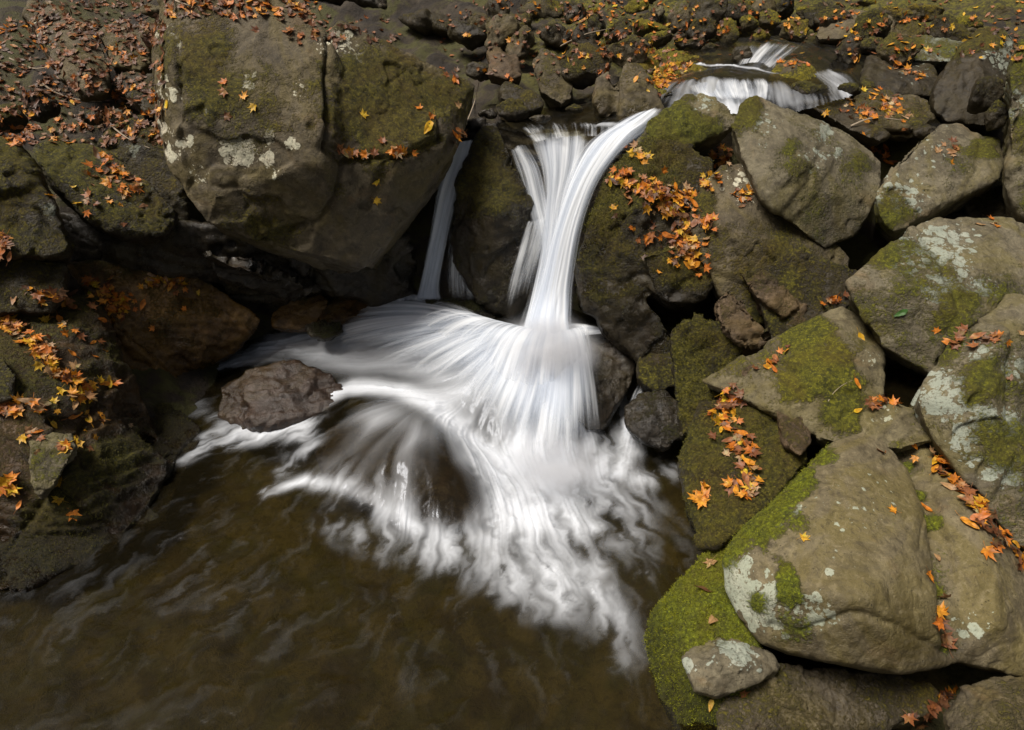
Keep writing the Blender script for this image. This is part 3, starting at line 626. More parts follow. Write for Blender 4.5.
hero('boulder', 'biggest smooth tan grey boulder in the right foreground, with a mossy seam', 'boulder', [
    [(724, 566, 2.08), (730, 548, 2.18), (752, 522, 2.26), (790, 480, 2.42), (828, 442, 2.62), (862, 428, 2.72), (892, 431, 2.72), (925, 470, 2.5), (945, 520, 2.28), (958, 570, 2.08), (975, 630, 1.86), (962, 662, 1.74), (900, 668, 1.68), (845, 660, 1.68), (790, 652, 1.74), (760, 642, 1.82), (738, 615, 1.92), (724, 588, 2.02),
     (760, 560, 2.02), (800, 520, 2.14), (860, 500, 2.24), (910, 540, 2.06), (930, 600, 1.86), (860, 600, 1.76), (800, 590, 1.84), (770, 600, 1.86), (850, 450, 2.52)],
    [(896, 434, 2.72), (925, 440, 2.68), (955, 480, 2.5), (1005, 552, 2.2), (1110, 640, 2.05), (1080, 690, 1.75), (1030, 655, 1.8), (985, 668, 1.74), (955, 660, 1.75), (948, 600, 1.95), (942, 540, 2.2), (930, 480, 2.46), (975, 580, 1.98), (985, 520, 2.24), (1000, 620, 1.84)]],
    'dry', back=.6, smooth=5, moss=.05, mossup=-.15, rough=.55, chip=.35, voxel=.0065,
    decals=[('cut', [(896, 432), (918, 462), (932, 500), (940, 550), (944, 600), (950, 650)], .35, 7, .06), ('cut', [(770, 625), (800, 632), (850, 612), (890, 622), (940, 652)], 0, 4, .015), (M, 765, 510, 34, 1.3), (M, 738, 540, 24, 1.3), (M, 798, 476, 22, 1.2), (M, 822, 453, 15, 1.0), (M, 788, 572, 15, 1.1), (M, 792, 592, 13, 1.0), (L, 735, 570, 14, .9), (L, 730, 600, 14, .9), (L, 770, 590, 12, .85), (L, 815, 600, 10, .8), (L, 748, 560, 10, .7), (M, 760, 600, 10, .8), (M, 926, 490, 7, .9), (M, 935, 520, 7, .9), (M, 912, 460, 6, .9), (M, 940, 640, 12, .6), (M, 940, 590, 7, .8), (M, 795, 625, 18, .5),
            (L, 740, 590, 24, .95), (L, 757, 612, 18, .9), (L, 800, 610, 22, .7), (L, 775, 625, 14, .7), (L, 748, 520, 10, .9), (L, 780, 528, 5, 1.1), (L, 764, 530, 5, 1.0), (L, 795, 485, 8, .9), (L, 828, 572, 5, 1.0), (L, 768, 575, 8, .7), (L, 825, 620, 12, .6), (L, 975, 625, 16, .5), (L, 800, 510, 10, .5), (L, 850, 500, 50, .22),
            (W, 860, 655, 60, .55), (W, 800, 645, 40, .55), (W, 930, 665, 40, .6)])
hero('stone', 'grey stone in the bottom right corner behind dark red leaves', 'stone', [
    [(950, 715, 1.62), (968, 690, 1.7), (995, 676, 1.74), (1040, 670, 1.74), (1090, 700, 1.6), (1060, 770, 1.4), (960, 770, 1.4), (1000, 710, 1.55)]], 'tan', back=.25, moss=.25, voxel=.0065)
# ------------------------------------------------------------------ upstream
hero('boulder', 'two lobed grey boulder standing in the stream just above the lip', 'boulder', [
    [(612, 118, 4.95), (616, 80, 5.05), (626, 62, 5.2), (640, 62, 5.2), (656, 84, 5.1), (664, 108, 4.95), (656, 128, 4.85), (630, 128, 4.85), (635, 85, 4.98)],
    [(593, 100, 5.0), (597, 78, 5.12), (610, 68, 5.2), (618, 80, 5.1), (618, 118, 4.95), (600, 116, 4.95)]], 'tan', back=.3, smooth=1.5, moss=.15, decals=[('cut', [(613, 66), (615, 90), (612, 120)], 0, 3, .06), (W, 640, 118, 18, .8), (W, 600, 110, 14, .8)])
blob('rock', 'rounded mossy boulder behind the two lobed boulder', 'rock', 586, 62, 54, 44, 'dark', moss=.5, smooth=3)
hero('rock', 'slanting brown rock slab leaning left of the rounded mossy boulder', 'rock', [
    [(533, 60, 5.6), (540, 46, 5.7), (550, 50, 5.6), (574, 82, 5.3), (574, 98, 5.2), (562, 106, 5.1), (540, 92, 5.2), (548, 70, 5.35)]], 'tan', back=.25, moss=.25, smooth=2)
hero('rock', 'reddish square rock above the left end of the lip', 'rock', [
    [(485, 52, 5.5), (492, 44, 5.6), (520, 52, 5.5), (522, 76, 5.3), (512, 82, 5.25), (486, 74, 5.3), (505, 58, 5.35)]], 'rust', back=.25, moss=.05, smooth=1.5)
hero('rock', 'flat dark slab tilted below the reddish square rock', 'rock', [
    [(498, 90, 5.2), (506, 79, 5.3), (540, 96, 5.15), (544, 106, 5.05), (530, 112, 5.0), (500, 98, 5.1)]], 'dark', back=.2, moss=.3, smooth=1.2)
blob('stone', 'dark mossy stone at the left corner of the lip', 'stone', 512, 110, 34, 22, 'dark', Y=4.95, moss=.5)
blob('stone', 'small wet stone with a yellow leaf near the left corner of the lip', 'stone', 488, 113, 22, 10, 'wet', Y=4.9, moss=.1)
hero('rock', 'angular light grey block lying across the stream, top right', 'rock', [
    [(813, 34, 6.35), (830, 12, 6.9), (846, 10, 7.0), (890, 16, 6.8), (895, 30, 6.4), (888, 40, 6.2), (860, 40, 6.15), (818, 40, 6.2), (850, 26, 6.3)]], 'tan', back=.4, moss=.0, mossup=0, smooth=1)
hero('rock', 'lichen whitened rock behind the wet block, upper right', 'rock', [
    [(884, 52, 5.9), (895, 38, 6.1), (915, 24, 6.4), (945, 20, 6.4), (968, 28, 6.2), (978, 45, 5.9), (960, 62, 5.6), (905, 60, 5.7), (930, 36, 6.0)]], 'grey', back=.4, moss=.4, lichen=.45, smooth=3, decals=[(L, 930, 32, 22, .8), (L, 955, 30, 16, .8)])
hero('rock', 'dark mossy block with wet purple grey top in the stream', 'rock', [
    [(859, 84, 5.3), (866, 55, 5.7), (880, 53, 5.75), (935, 66, 5.6), (940, 80, 5.4), (935, 96, 5.2), (900, 96, 5.15), (865, 88, 5.2), (870, 68, 5.4), (925, 78, 5.3)]], 'dark', back=.4, moss=.4, smooth=2, decals=[(M, 900, 62, 30, -.5), (L, 920, 66, 20, .3)])
hero('boulder', 'great dark boulder with pale lichen shoulder, far right above the flat topped boulder', 'boulder', [
    [(931, 95, 4.95), (940, 70, 5.15), (960, 45, 5.4), (985, 28, 5.5), (1010, 30, 5.4), (1020, 60, 5.2), (1015, 110, 4.85), (990, 128, 4.75), (945, 122, 4.8), (932, 110, 4.88), (975, 70, 5.0)]],
    'dark', back=.4, moss=.25, smooth=3.5, decals=[(M, 965, 50, 22, .9), (M, 985, 36, 14, .7), (L, 1003, 38, 14, .9), (L, 1010, 60, 12, .6), (M, 960, 85, 30, -.4)])
blob('rock', 'mossy stone between the great dark boulder and the right edge boulder', 'rock', 990, 92, 40, 36, 'dark', Y=4.6, moss=.5, rot=25)
blob('rock', 'small mossy stone low between the two far right boulders', 'rock', 996, 115, 26, 32, 'dark', Y=4.5, moss=.6)
blob('stone', 'small black mossy stone dividing the upper stream', 'stone', 850, 50, 26, 34, 'dark', moss=.3, Y=5.75)
blob('stone', 'olive stone just right of the small black dividing stone', 'stone', 874, 43, 28, 18, 'dark', moss=.5, Y=5.95)
hero('rock', 'leaf dotted mossy rock in midstream right of the upper cascade', 'rock', [
    [(766, 80, 5.35), (778, 62, 5.6), (795, 57, 5.65), (812, 66, 5.5), (822, 82, 5.3), (815, 94, 5.15), (790, 98, 5.1), (770, 88, 5.25), (795, 70, 5.35)]], 'mossy', back=.3, moss=.55, smooth=2, decals=[(M, 790, 60, 12, -.3)])
blob('stone', 'low mossy stone at the foot of the leaf dotted midstream rock', 'stone', 812, 88, 44, 20, 'dark', Y=5.1, moss=.5)
hero('rock', 'flat grey slab strewn with leaves behind the wedge shaped boulder', 'rock', [
    [(795, 100, 5.05), (812, 90, 5.2), (850, 88, 5.25), (870, 110, 4.95), (890, 135, 4.65), (880, 142, 4.6), (850, 130, 4.68), (820, 112, 4.85)]], 'dark', back=.25, moss=.35, smooth=1.5, decals=[(M, 850, 122, 14, -.3)])
hero('rock', 'layered pale slab strewn with leaves between wedge and flat topped boulders', 'rock', [
    [(855, 92, 5.2), (880, 90, 5.25), (925, 100, 5.1), (935, 118, 4.9), (920, 130, 4.75), (880, 128, 4.72), (860, 112, 4.9)]], 'tan', back=.25, moss=.25, smooth=1.2, strata=1)
blob('stone', 'little mossy stone on the leaf strewn slabs', 'stone', 850, 90, 26, 14, 'dark', Y=5.1, moss=.6)
blob('stone', 'small dark stone under the layered pale slab', 'stone', 925, 132, 26, 14, 'dark', Y=4.7, moss=.2)
blob('stone', 'low wet rock at the left foot of the upper cascade', 'stone', 742, 55, 20, 20, 'dark', Y=5.75, moss=.3)
hero('rock_bank', 'mossy leaf littered spit of rock left of the upper cascade', 'rock', [
    [(636, 62, 5.75), (655, 48, 6.1), (690, 52, 6.0), (720, 62, 5.8), (705, 85, 5.35), (668, 105, 5.05), (660, 96, 5.1), (645, 78, 5.35), (680, 72, 5.5)]], 'mossy', back=.3, moss=.6, smooth=1.5, rough=1.5, chip=1.5)
UP = [
 (596, 27, 22, 32, 'dark', .3, 'upright dark slab in the bank above the rounded mossy boulder', 8),
 (611, 33, 14, 26, 'mossy', .5, 'thin triangular mossy slab beside the upright dark slab', -20),
 (622, 32, 24, 34, 'dark', .3, 'square dark block in the bank left of the moss ledges', 0),
 (652, 28, 42, 18, 'mossy', .85, 'flat ledge thick with yellow moss and leaf specks, upper bank', -3),
 (658, 37, 34, 14, 'mossy', .6, 'lower flat mossy ledge above the mossy spit', 4),
 (679, 15, 18, 36, 'grey', .3, 'narrow pale stone standing on end in the bank', 5),
 (681, 39, 14, 20, 'dark', .3, 'small dark stone under the narrow standing stone', 20),
 (713, 8, 44, 24, 'grey', .25, 'round grey boulder at the top edge above the upper cascade', 0),
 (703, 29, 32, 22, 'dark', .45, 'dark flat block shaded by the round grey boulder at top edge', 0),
 (729, 31, 18, 28, 'mossy', .6, 'mossy tilted stone just left of the second cascade', 25),
 (658, 9, 16, 20, 'grey', .15, 'small pale grey stone on the mossy upper bank', -20),
 (750, 22, 22, 16, 'mossy', .6, None, 0), (771, 17, 24, 22, 'mossy', .6, None, 0), (794, 28, 30, 24, 'mossy', .5, 'brown streaked stone left of the angular grey block', -25),
 (748, 8, 20, 14, 'mossy', .6, None, 0), (785, 6, 22, 12, 'mossy', .6, None, 0), (806, 12, 18, 14, 'mossy', .6, None, 0), (762, 36, 20, 12, 'mossy', .6, None, 0),
 (899, 16, 40, 16, 'mossy', .5, 'long slanting slab with moss edge above the lichen whitened rock', -30),
 (926, 12, 44, 26, 'mossy', .55, 'dark mossy rock at the top edge behind the lichen whitened rock', 0),
 (970, 24, 34, 18, 'mossy', .6, 'brown mossy stone above the great dark boulder', -15),
 (988, 18, 32, 14, 'dark', .3, 'flat dark stone near the top right corner', 0),
 (1014, 8, 30, 22, 'rust', .2, 'brown stone in the top right corner', 0),
 (1002, 26, 24, 14, 'grey', .2, 'pale stone touching the shoulder of the great dark boulder', 0),
 (955, 4, 30, 16, 'mossy', .6, None, 0), (868, 4, 26, 12, 'mossy', .5, None, 0),
 (545, 9, 52, 24, 'mossy', .5, 'wide mossy rock at the top edge above the slanting slab', 0),
 (555, 33, 34, 26, 'dark', .3, 'dark stone above the slanting brown slab', -20),
 (514, 40, 46, 18, 'dark', .25, 'long dark stone behind the reddish square rock', -8),
 (575, 12, 22, 26, 'dark', .3, 'dark narrow stone at the top, left of the upright slab', 10),
 (500, 16, 26, 40, 'dark', .2, 'leaning dark slab at the top centre', 25),
 (636, 8, 26, 16, 'mossy', .8, 'bright mossy hump at the top edge of the bank', 0),
 (470, 34, 50, 24, 'dark', .25, 'dark ledge block above the right corner of the huge boulder', -12),
 (430, 22, 70, 22, 'dark', .2, 'long black ledge behind the huge boulder', -14),
 (350, 4, 90, 22, 'dark', .2, 'black ledge at the top edge over the huge boulder', -4),
 (440, 2, 70, 16, 'dark', .2, 'thin dark ledge at the top edge, centre left', 0),
 (480, 70, 30, 22, 'dark', .2, 'dim stone in the gap beside the huge boulder', 10),
 (574, 108, 18, 10, 'dark', .3, None, 0), (540, 118, 24, 8, 'wet', .1, None, 0),
 (694, 44, 26, 10, 'dark', .4, None, 0), (712, 47, 22, 9, 'dark', .3, None, 0),
 (604, 52, 20, 14, 'dark', .3, None, 10), (634, 54, 22, 12, 'dark', .4, None, 0),
]
for (cx, cy, w, h, st, mo, lb, rt) in UP:
    if lb:
        blob('rock', lb, 'rock', cx, cy, w, h, st, moss=mo, rot=rt, smooth=1.6, rough=1.2)
    else:
        blob('stone', 'small mossy stone in the leaf strewn upper bank', 'stone', cx, cy, w, h, st, moss=mo, rot=rt, smooth=2, group='small mossy stones of the upper bank')
R = random.Random(77)
for i in range(46):
    cx, cy = R.uniform(470, 1024), R.uniform(-4, 52)
    if 655 < cx < 880 and cy > 30: continue
    w = R.uniform(20, 46); h = w * R.uniform(.45, .95)
    blob('stone', 'small mossy stone in the leaf strewn upper bank', 'stone', cx, cy, w, h, R.choice(['mossy', 'mossy', 'dark', 'tan', 'dark']), moss=R.uniform(.2, .7), rot=R.uniform(-35, 35), smooth=1.2, rough=1.3, box=.7, group='small mossy stones of the upper bank')
# ------------------------------------------------------------------ left slope
hero('rock', 'split grey slab with pale left edge in the leaf slope, top left', 'rock', [
    [(24, 12, 5.6), (30, 3, 5.8), (60, 10, 5.6), (98, 30, 5.35), (112, 62, 5.1), (108, 92, 4.9), (80, 98, 4.85), (58, 82, 4.9), (40, 50, 5.1), (75, 45, 5.1), (85, 70, 4.88)]], 'tan', back=.3, moss=.05, smooth=1.2, chip=1.3, decals=[(L, 40, 30, 10, .5)])
hero('rock', 'grey jointed block next to the split slab, top left', 'rock', [
    [(99, 30, 5.4), (115, 22, 5.5), (148, 30, 5.35), (152, 62, 5.1), (140, 70, 5.0), (112, 66, 5.05), (120, 45, 5.15)]], 'tan', back=.3, moss=.1, smooth=1.2)
hero('rock', 'dark block with leaves on top, touching the huge boulder at left', 'rock', [
    [(118, 80, 4.95), (128, 72, 5.05), (158, 74, 4.95), (163, 105, 4.65), (150, 115, 4.55), (130, 100, 4.7)]], 'dark', back=.3, moss=.2, smooth=1.5)
blob('rock', 'greenish grey slab behind the left edge of the huge boulder', 'rock', 153, 34, 24, 32, 'tan', Y=5.1, moss=.1)
blob('stone', 'small slab at the top edge left of the huge boulder', 'stone', 152, 10, 26, 14, 'tan', Y=5.5, moss=.1)
blob('stone', 'small grey stone among the leaves under the dark leafy block', 'stone', 118, 115, 30, 16, 'tan', Y=4.75, moss=.1)
blob('stone', 'half buried grey stone in the leaf slope below the split slab', 'stone', 36, 104, 34, 34, 'dark', Y=4.75, moss=.1)
blob('rock', 'mossy rock at the left edge in the leaf slope', 'rock', 4, 118, 34, 32, 'dark', Y=4.5, moss=.6)
blob('stone', 'small dark stone in the middle of the leaf slope', 'stone', 88, 116, 30, 18, 'dark', Y=4.75, moss=.1)

# ------------------------------------------------------------------ tufts of moss standing on the mossiest stones
def moss_mat(dark, light):
    m = bpy.data.materials.new('moss_tufts'); g = NT(m)
    sh = g.attr('shade')
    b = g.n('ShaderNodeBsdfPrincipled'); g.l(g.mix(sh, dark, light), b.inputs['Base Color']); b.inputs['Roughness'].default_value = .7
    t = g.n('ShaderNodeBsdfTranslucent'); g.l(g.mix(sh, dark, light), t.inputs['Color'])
    x = g.n('ShaderNodeMixShader'); x.inputs[0].default_value = .3; g.l(b.outputs[0], x.inputs[1]); g.l(t.outputs[0], x.inputs[2])
    o = g.n('ShaderNodeOutputMaterial'); g.l(x.outputs[0], o.inputs[0]); return m
MM1 = moss_mat((.075, .085, .005), (.42, .42, .016)); MM2 = moss_mat((.040, .040, .005), (.20, .18, .012))
def add_moss(key, count, ln, mat, lo=.62):
    ob = next(o for o in ROCKS if key in o['label']); me = ob.data; n = len(me.vertices)
    V = np.empty(n * 3, dtype=np.float32); me.vertices.foreach_get('co', V); V = V.reshape(-1, 3).astype(float)
    N = np.empty(n * 3, dtype=np.float32); me.vertex_normals.foreach_get('vector', N); N = N.reshape(-1, 3).astype(float)
    mo = np.empty(n, dtype=np.float32); me.attributes['moss'].data.foreach_get('value', mo)
    Wd = V + np.array(ob.location); vis = ((np.array([0, 0, H]) - Wd) * N).sum(1) > -.1
    p = np.where(vis & (N[:, 2] > -.5), np.clip((mo + .25 * fbm(Wd, 14, 3, 5) - lo) / .3, 0, 1), 0.)
    if p.sum() < 10: return
    ix = rng.choice(n, count, p=p / p.sum())
    b0 = V[ix] + rng.normal(0, .004, (count, 3)); b0 -= N[ix] * .002
    d = N[ix] + rng.normal(0, .45, (count, 3)) + np.array([0, 0, .35]); d /= np.linalg.norm(d, axis=1, keepdims=True)
    sd = np.cross(d, rng.normal(0, 1, (count, 3))); sd /= np.linalg.norm(sd, axis=1, keepdims=True)
    cl = fbm(Wd[ix], 22, 3, 8)[:, None]
    L_ = ln * rng.uniform(.5, 1.2, (count, 1)) * (1 + .7 * cl); w_ = ln * .22
    P4 = np.stack([b0 - sd * w_, b0 + sd * w_, b0 + sd * w_ * .6 + d * L_ * .6, b0 + d * L_ + sd * 0], 1).reshape(-1, 3)
    Fc = np.arange(count * 4).reshape(-1, 4)
    m2 = mesh_np('moss', P4, Fc)
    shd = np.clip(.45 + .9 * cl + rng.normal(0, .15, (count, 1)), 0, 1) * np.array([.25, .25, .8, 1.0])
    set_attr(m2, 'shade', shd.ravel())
    m = link('moss', m2, mat, ob)
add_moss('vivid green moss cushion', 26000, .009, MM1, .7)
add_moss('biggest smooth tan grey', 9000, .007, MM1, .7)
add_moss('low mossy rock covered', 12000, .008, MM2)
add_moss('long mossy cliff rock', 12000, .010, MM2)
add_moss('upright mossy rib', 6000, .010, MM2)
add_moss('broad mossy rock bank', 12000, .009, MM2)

# ------------------------------------------------------------------ water
def wz(px, py, z): p = atz(px, py, z); return (p.x, p.y, p.z)
hc = [wz(*a) for a in [(-100, 700, 0), (0, 725, 0), (300, 725, 0), (600, 725, 0), (660, 725, 0), (900, 725, 0), (0, 580, 0), (100, 560, 0), (300, 560, 0), (500, 575, 0), (650, 560, 0), (720, 560, 0),
      (150, 480, 0), (200, 490, 0), (640, 490, 0), (600, 480, .0), (540, 480, 0), (500, 478, .02), (250, 450, 0.01), (290, 420, .05), (170, 400, .02), (200, 372, .04),
      (240, 345, .10), (300, 338, .17), (340, 310, .30), (380, 300, .36), (420, 300, .40), (480, 306, .44), (530, 325, .47), (570, 330, .46), (470, 330, .44), (400, 335, .34), (350, 350, .22), (430, 365, .27),
      (480, 380, .30), (520, 380, .36), (560, 380, .34), (590, 380, .24), (600, 430, .03), (560, 440, .08), (520, 440, .08), (480, 440, .06),
      (345, 415, .17), (380, 408, .25), (420, 418, .27), (460, 445, .20), (485, 480, .10), (440, 470, .20), (400, 460, .24), (360, 455, .18), (345, 480, .06), (380, 500, .07), (430, 515, .05), (315, 470, .02),
      (400, 390, .20), (450, 415, .17), (340, 385, .14), (500, 510, 0), (430, 545, 0), (330, 510, 0), (620, 400, .02), (650, 460, 0), (680, 500, 0), (480, 270, .5), (600, 300, .5), (700, 400, 0)]]
hc += [(-4, 1, 0), (3, 1, 0), (-4, 4, 0), (3, 4.5, .3), (0, 0, 0), (-3, 5, .2)]
wf = rbf(hc)
WS = .0075
wx = np.arange(-3.3, 1.45, WS); wy = np.arange(.95, 4.85, WS)
WX, WY = np.meshgrid(wx, wy)
WH = blur(wf(WX, WY), 7)
def samp(A, x, y):
    fx = np.clip((np.asarray(x) - wx[0]) / WS, 0, len(wx) - 1.001); fy = np.clip((np.asarray(y) - wy[0]) / WS, 0, len(wy) - 1.001)
    i = fx.astype(int); j = fy.astype(int); u = fx - i; v = fy - j
    return A[j, i] * (1 - u) * (1 - v) + A[j, i + 1] * u * (1 - v) + A[j + 1, i] * (1 - u) * v + A[j + 1, i + 1] * u * v
def onw(px, py):
    z = 0.15
    for _ in range(12):
        p = atz(px, py, z); z = .5 * z + .5 * float(samp(WH, p.x, p.y))
    return p.x, p.y
# currents: arrows on the surface
ARW = [(530, 340, 400, 335), (500, 330, 350, 320), (400, 340, 300, 345), (520, 350, 430, 385), (520, 350, 470, 420), (535, 350, 520, 440), (545, 350, 560, 450), (555, 345, 595, 440),
       (300, 340, 220, 360), (230, 350, 170, 385), (320, 370, 250, 350), (400, 385, 330, 380), (440, 400, 350, 385), (340, 400, 260, 425), (280, 420, 200, 450), (300, 440, 250, 480), (200, 440, 120, 500),
       (400, 415, 340, 470), (420, 415, 400, 510), (440, 420, 450, 520), (460, 440, 490, 510), (380, 410, 320, 440), (480, 440, 530, 490),
       (530, 470, 545, 540), (560, 480, 600, 560), (560, 520, 620, 640), (600, 480, 650, 530), (500, 520, 480, 580), (480, 520, 540, 600), (540, 560, 580, 680), (620, 600, 640, 720), (640, 430, 620, 480), (660, 470, 690, 500),
       (430, 540, 380, 620), (350, 500, 280, 560), (300, 520, 380, 580), (260, 500, 160, 560), (150, 560, 60, 640), (250, 600, 120, 680), (350, 650, 200, 700), (450, 620, 420, 700), (50, 600, 20, 700), (600, 660, 600, 725)]
AX, AY, AU, AV = [], [], [], []
for a in ARW:
    x0, y0 = onw(a[0], a[1]); x1, y1 = onw(a[2], a[3]); L_ = math.hypot(x1 - x0, y1 - y0)
    for t in (.15, .5, .85):
        AX.append(x0 + (x1 - x0) * t); AY.append(y0 + (y1 - y0) * t); AU.append((x1 - x0) / L_); AV.append((y1 - y0) / L_)
U = np.zeros_like(WX); Vv = np.zeros_like(WX); Wt = np.zeros_like(WX)
for x, y, u, v in zip(AX, AY, AU, AV):
    w = 1 / (((WX - x) ** 2 + (WY - y) ** 2) + .01) ** 1.6
    U += w * u; Vv += w * v; Wt += w
U /= Wt; Vv /= Wt
GP = np.stack([WX.ravel(), WY.ravel(), np.zeros(WX.size)], 1)
ps1 = fbm(GP, 2.6, 3, 71).reshape(WX.shape); ps2 = fbm(GP, 7, 3, 75).reshape(WX.shape)
gy, gx = np.gradient(ps1, WS); gy2, gx2 = np.gradient(ps2, WS)
calm = sstep(2.9, 2.2, WY)
k1 = .03 + .14 * calm; k2 = .001 + .018 * calm
U = U + k1 * gy + k2 * gy2; Vv = Vv - k1 * gx - k2 * gx2
nn = np.hypot(U, Vv) + 1e-6; U /= nn; Vv /= nn
def lic(noise, steps, h):
    acc = noise.copy(); wsum = 1.0
    for sgn in (1, -1):
        x = WX.copy(); y = WY.copy()
        for s_ in range(steps):
            u = samp(U, x, y); v = samp(Vv, x, y)
            x = x + sgn * u * h; y = y + sgn * v * h
            wgt = math.cos(s_ / steps * math.pi / 2)
            acc = acc + wgt * samp(noise, x, y); wsum += wgt
    acc /= wsum
    return (acc - acc.mean()) / acc.std()
n_f = rng.random(WX.shape); n_f = n_f + 0
n_m = blur(rng.random(WX.shape), 2); n_c = blur(rng.random(WX.shape), 5)
n_m = (n_m - n_m.mean()) / n_m.std(); n_c = (n_c - n_c.mean()) / n_c.std()
lf = lic(n_f, 26, .009); lm_ = lic(n_m, 30, .012); lc = lic(n_c, 34, .016)
LIC = .38 * lf + .40 * lm_ + .34 * lc            # ~N(0,.7)
# foam density from soft strokes
def stroke(D, pts, wpx, st, soft=1.0):
    Q = [onw(*p) for p in pts]
    wpx = wpx if isinstance(wpx, (list, tuple)) else [wpx] * len(pts)
    st = st if isinstance(st, (list, tuple)) else [st] * len(pts)
    wd = [w_ / F * depth_of(Vector((q[0], q[1], 0))) for w_, q in zip(wpx, Q)]
    if len(Q) == 1: Q = Q * 2; wd = wd * 2; st = list(st) * 2
    best = np.zeros_like(D)
    for (a, b, wa, wb, sa, sb) in zip(Q[:-1], Q[1:], wd[:-1], wd[1:], st[:-1], st[1:]):
        dx, dy = b[0] - a[0], b[1] - a[1]; L2 = dx * dx + dy * dy + 1e-9
        t = np.clip(((WX - a[0]) * dx + (WY - a[1]) * dy) / L2, 0, 1)
        d = np.hypot(WX - a[0] - t * dx, WY - a[1] - t * dy)
        best = np.maximum(best, (sa + (sb - sa) * t) * np.exp(-(d / (wa + (wb - wa) * t)) ** 2 * 1.2))
    np.copyto(D, 1 - (1 - D) * (1 - np.clip(best, 0, 1)))
D = np.zeros_like(WX)
stroke(D, [(540, 356), (542, 400), (545, 450)], [26, 44, 52], [1, 1, 1])
stroke(D, [(545, 450), (560, 500), (570, 540), (590, 580)], [48, 38, 28, 18], [1, .75, .45, .3])
stroke(D, [(590, 570), (610, 615), (625, 660)], [12, 14, 8], [.3, .45, .1])
stroke(D, [(525, 345), (460, 330), (390, 322), (340, 335), (270, 345), (215, 368), (175, 385)], [18, 18, 20, 18, 14, 10, 7], [1, .95, .85, .8, .75, .6, .3])
stroke(D, [(520, 350), (440, 365), (370, 360), (300, 350)], [22, 20, 18, 12], [.9, .75, .7, .6])
stroke(D, [(500, 370), (440, 400)], [26, 24], [.7, .5])
stroke(D, [(540, 470), (490, 455), (450, 420), (400, 392), (350, 388), (320, 400), (280, 425), (230, 440)], [26, 22, 15, 12, 12, 16, 18, 14], [1, 1, .95, .85, .8, .75, .7, .45])
stroke(D, [(300, 415), (250, 430), (215, 440), (185, 460)], [22, 20, 16, 8], [.7, .65, .5, .25])
stroke(D, [(500, 500), (540, 520), (600, 520), (640, 500)], [36, 40, 36, 26], [.35, .4, .28, .15])
stroke(D, [(330, 520), (400, 545), (470, 560), (540, 580)], [20, 24, 30, 30], [.12, .2, .25, .22])
stroke(D, [(560, 560), (600, 600), (630, 650), (650, 710)], [36, 32, 30, 26], [.2, .15, .07, .0])
stroke(D, [(430, 330), (350, 335), (280, 345), (210, 368)], [28, 26, 18, 10], [.95, .9, .75, .4])
stroke(D, [(300, 425), (310, 445), (280, 470)], [14, 12, 10], [.55, .4, .3])
stroke(D, [(265, 492), (300, 480), (340, 484), (375, 500), (400, 520), (440, 535), (490, 540)], [8, 8, 8, 10, 12, 12, 12], [.45, .7, .6, .65, .55, .5, .5])
stroke(D, [(490, 475), (520, 520), (540, 560), (560, 610)], [26, 30, 26, 18], [.9, .75, .5, .25])
stroke(D, [(450, 545), (500, 570), (530, 610)], [24, 26, 20], [.25, .28, .15])
stroke(D, [(600, 470), (650, 480), (680, 470)], [16, 14, 10], [.5, .35, .2])
stroke(D, [(640, 400), (630, 440), (618, 470)], [16, 16, 12], [.6, .6, .5])
stroke(D, [(600, 490), (640, 540), (650, 600)], [24, 20, 14], [.35, .18, .05])
stroke(D, [(620, 620), (630, 700)], [22, 16], [.06, .0])
stroke(D, [(370, 430), (400, 470), (420, 510)], [40, 46, 40], [.55, .6, .6])
stroke(D, [(460, 430), (485, 480)], [20, 18], [.45, .3])
stroke(D, [(180, 395), (200, 410), (230, 425)], [12, 12, 10], [.1, .15, .2])
n_p = blur(rng.random(WX.shape), 9); n_p = (n_p - n_p.mean()) / n_p.std()
lp = lic(n_p, 9, .02)                                # broad soft patches
U0, V0 = U.copy(), Vv.copy()
tq = fbm(GP, 5.5, 4, 301, .65).reshape(WX.shape); ty, tx = np.gradient(tq, WS)
U = U + .12 * ty; Vv = Vv - .12 * tx
nn = np.hypot(U, Vv) + 1e-6; U /= nn; Vv /= nn
n_k = blur(rng.random(WX.shape), 1); n_k = (n_k - n_k.mean()) / n_k.std()
sh1 = lic(n_k, 12, .009); sh2 = lic(n_m, 13, .010); sh3 = lic(n_c, 14, .012)
lace = .48 * sh1 + .50 * sh2 + .38 * sh3             # short broken strands of the churned water
hm_ = np.zeros_like(D)
for (px, py, rx) in [(345, 440, .17), (380, 445, .22), (425, 465, .22), (460, 485, .18)]:
    x_, y_ = onw(px, py); hm_ = np.maximum(hm_, np.exp(-(np.hypot(WX - x_, (WY - y_) * 1.05) / rx) ** 4))
D = D * (1 - .84 * hm_)
fanw = sstep(.05, .22, WH)
fanw = np.maximum(fanw, .8 * hm_)
tex = fanw * (.08 * lf + .34 * lm_ + .44 * lc) + (1 - fanw) * lace * .95
foam = D * (1 + tex * (.75 - .60 * D)) + (.26 * lp + .26 * tex * (1 - fanw)) * D ** .7 * (1 - D) - .04
foam = np.clip(foam, 0, 1) * (1 - sstep(4.2, 4.42, WY) * sstep(-.45, -.2, WX))
foam = .5 * blur(foam, 2) + .5 * foam
faint = np.clip(-.004 + .020 * lace, 0, .06) * sstep(1.0, 2.4, WY)
foam = np.maximum(foam, faint)
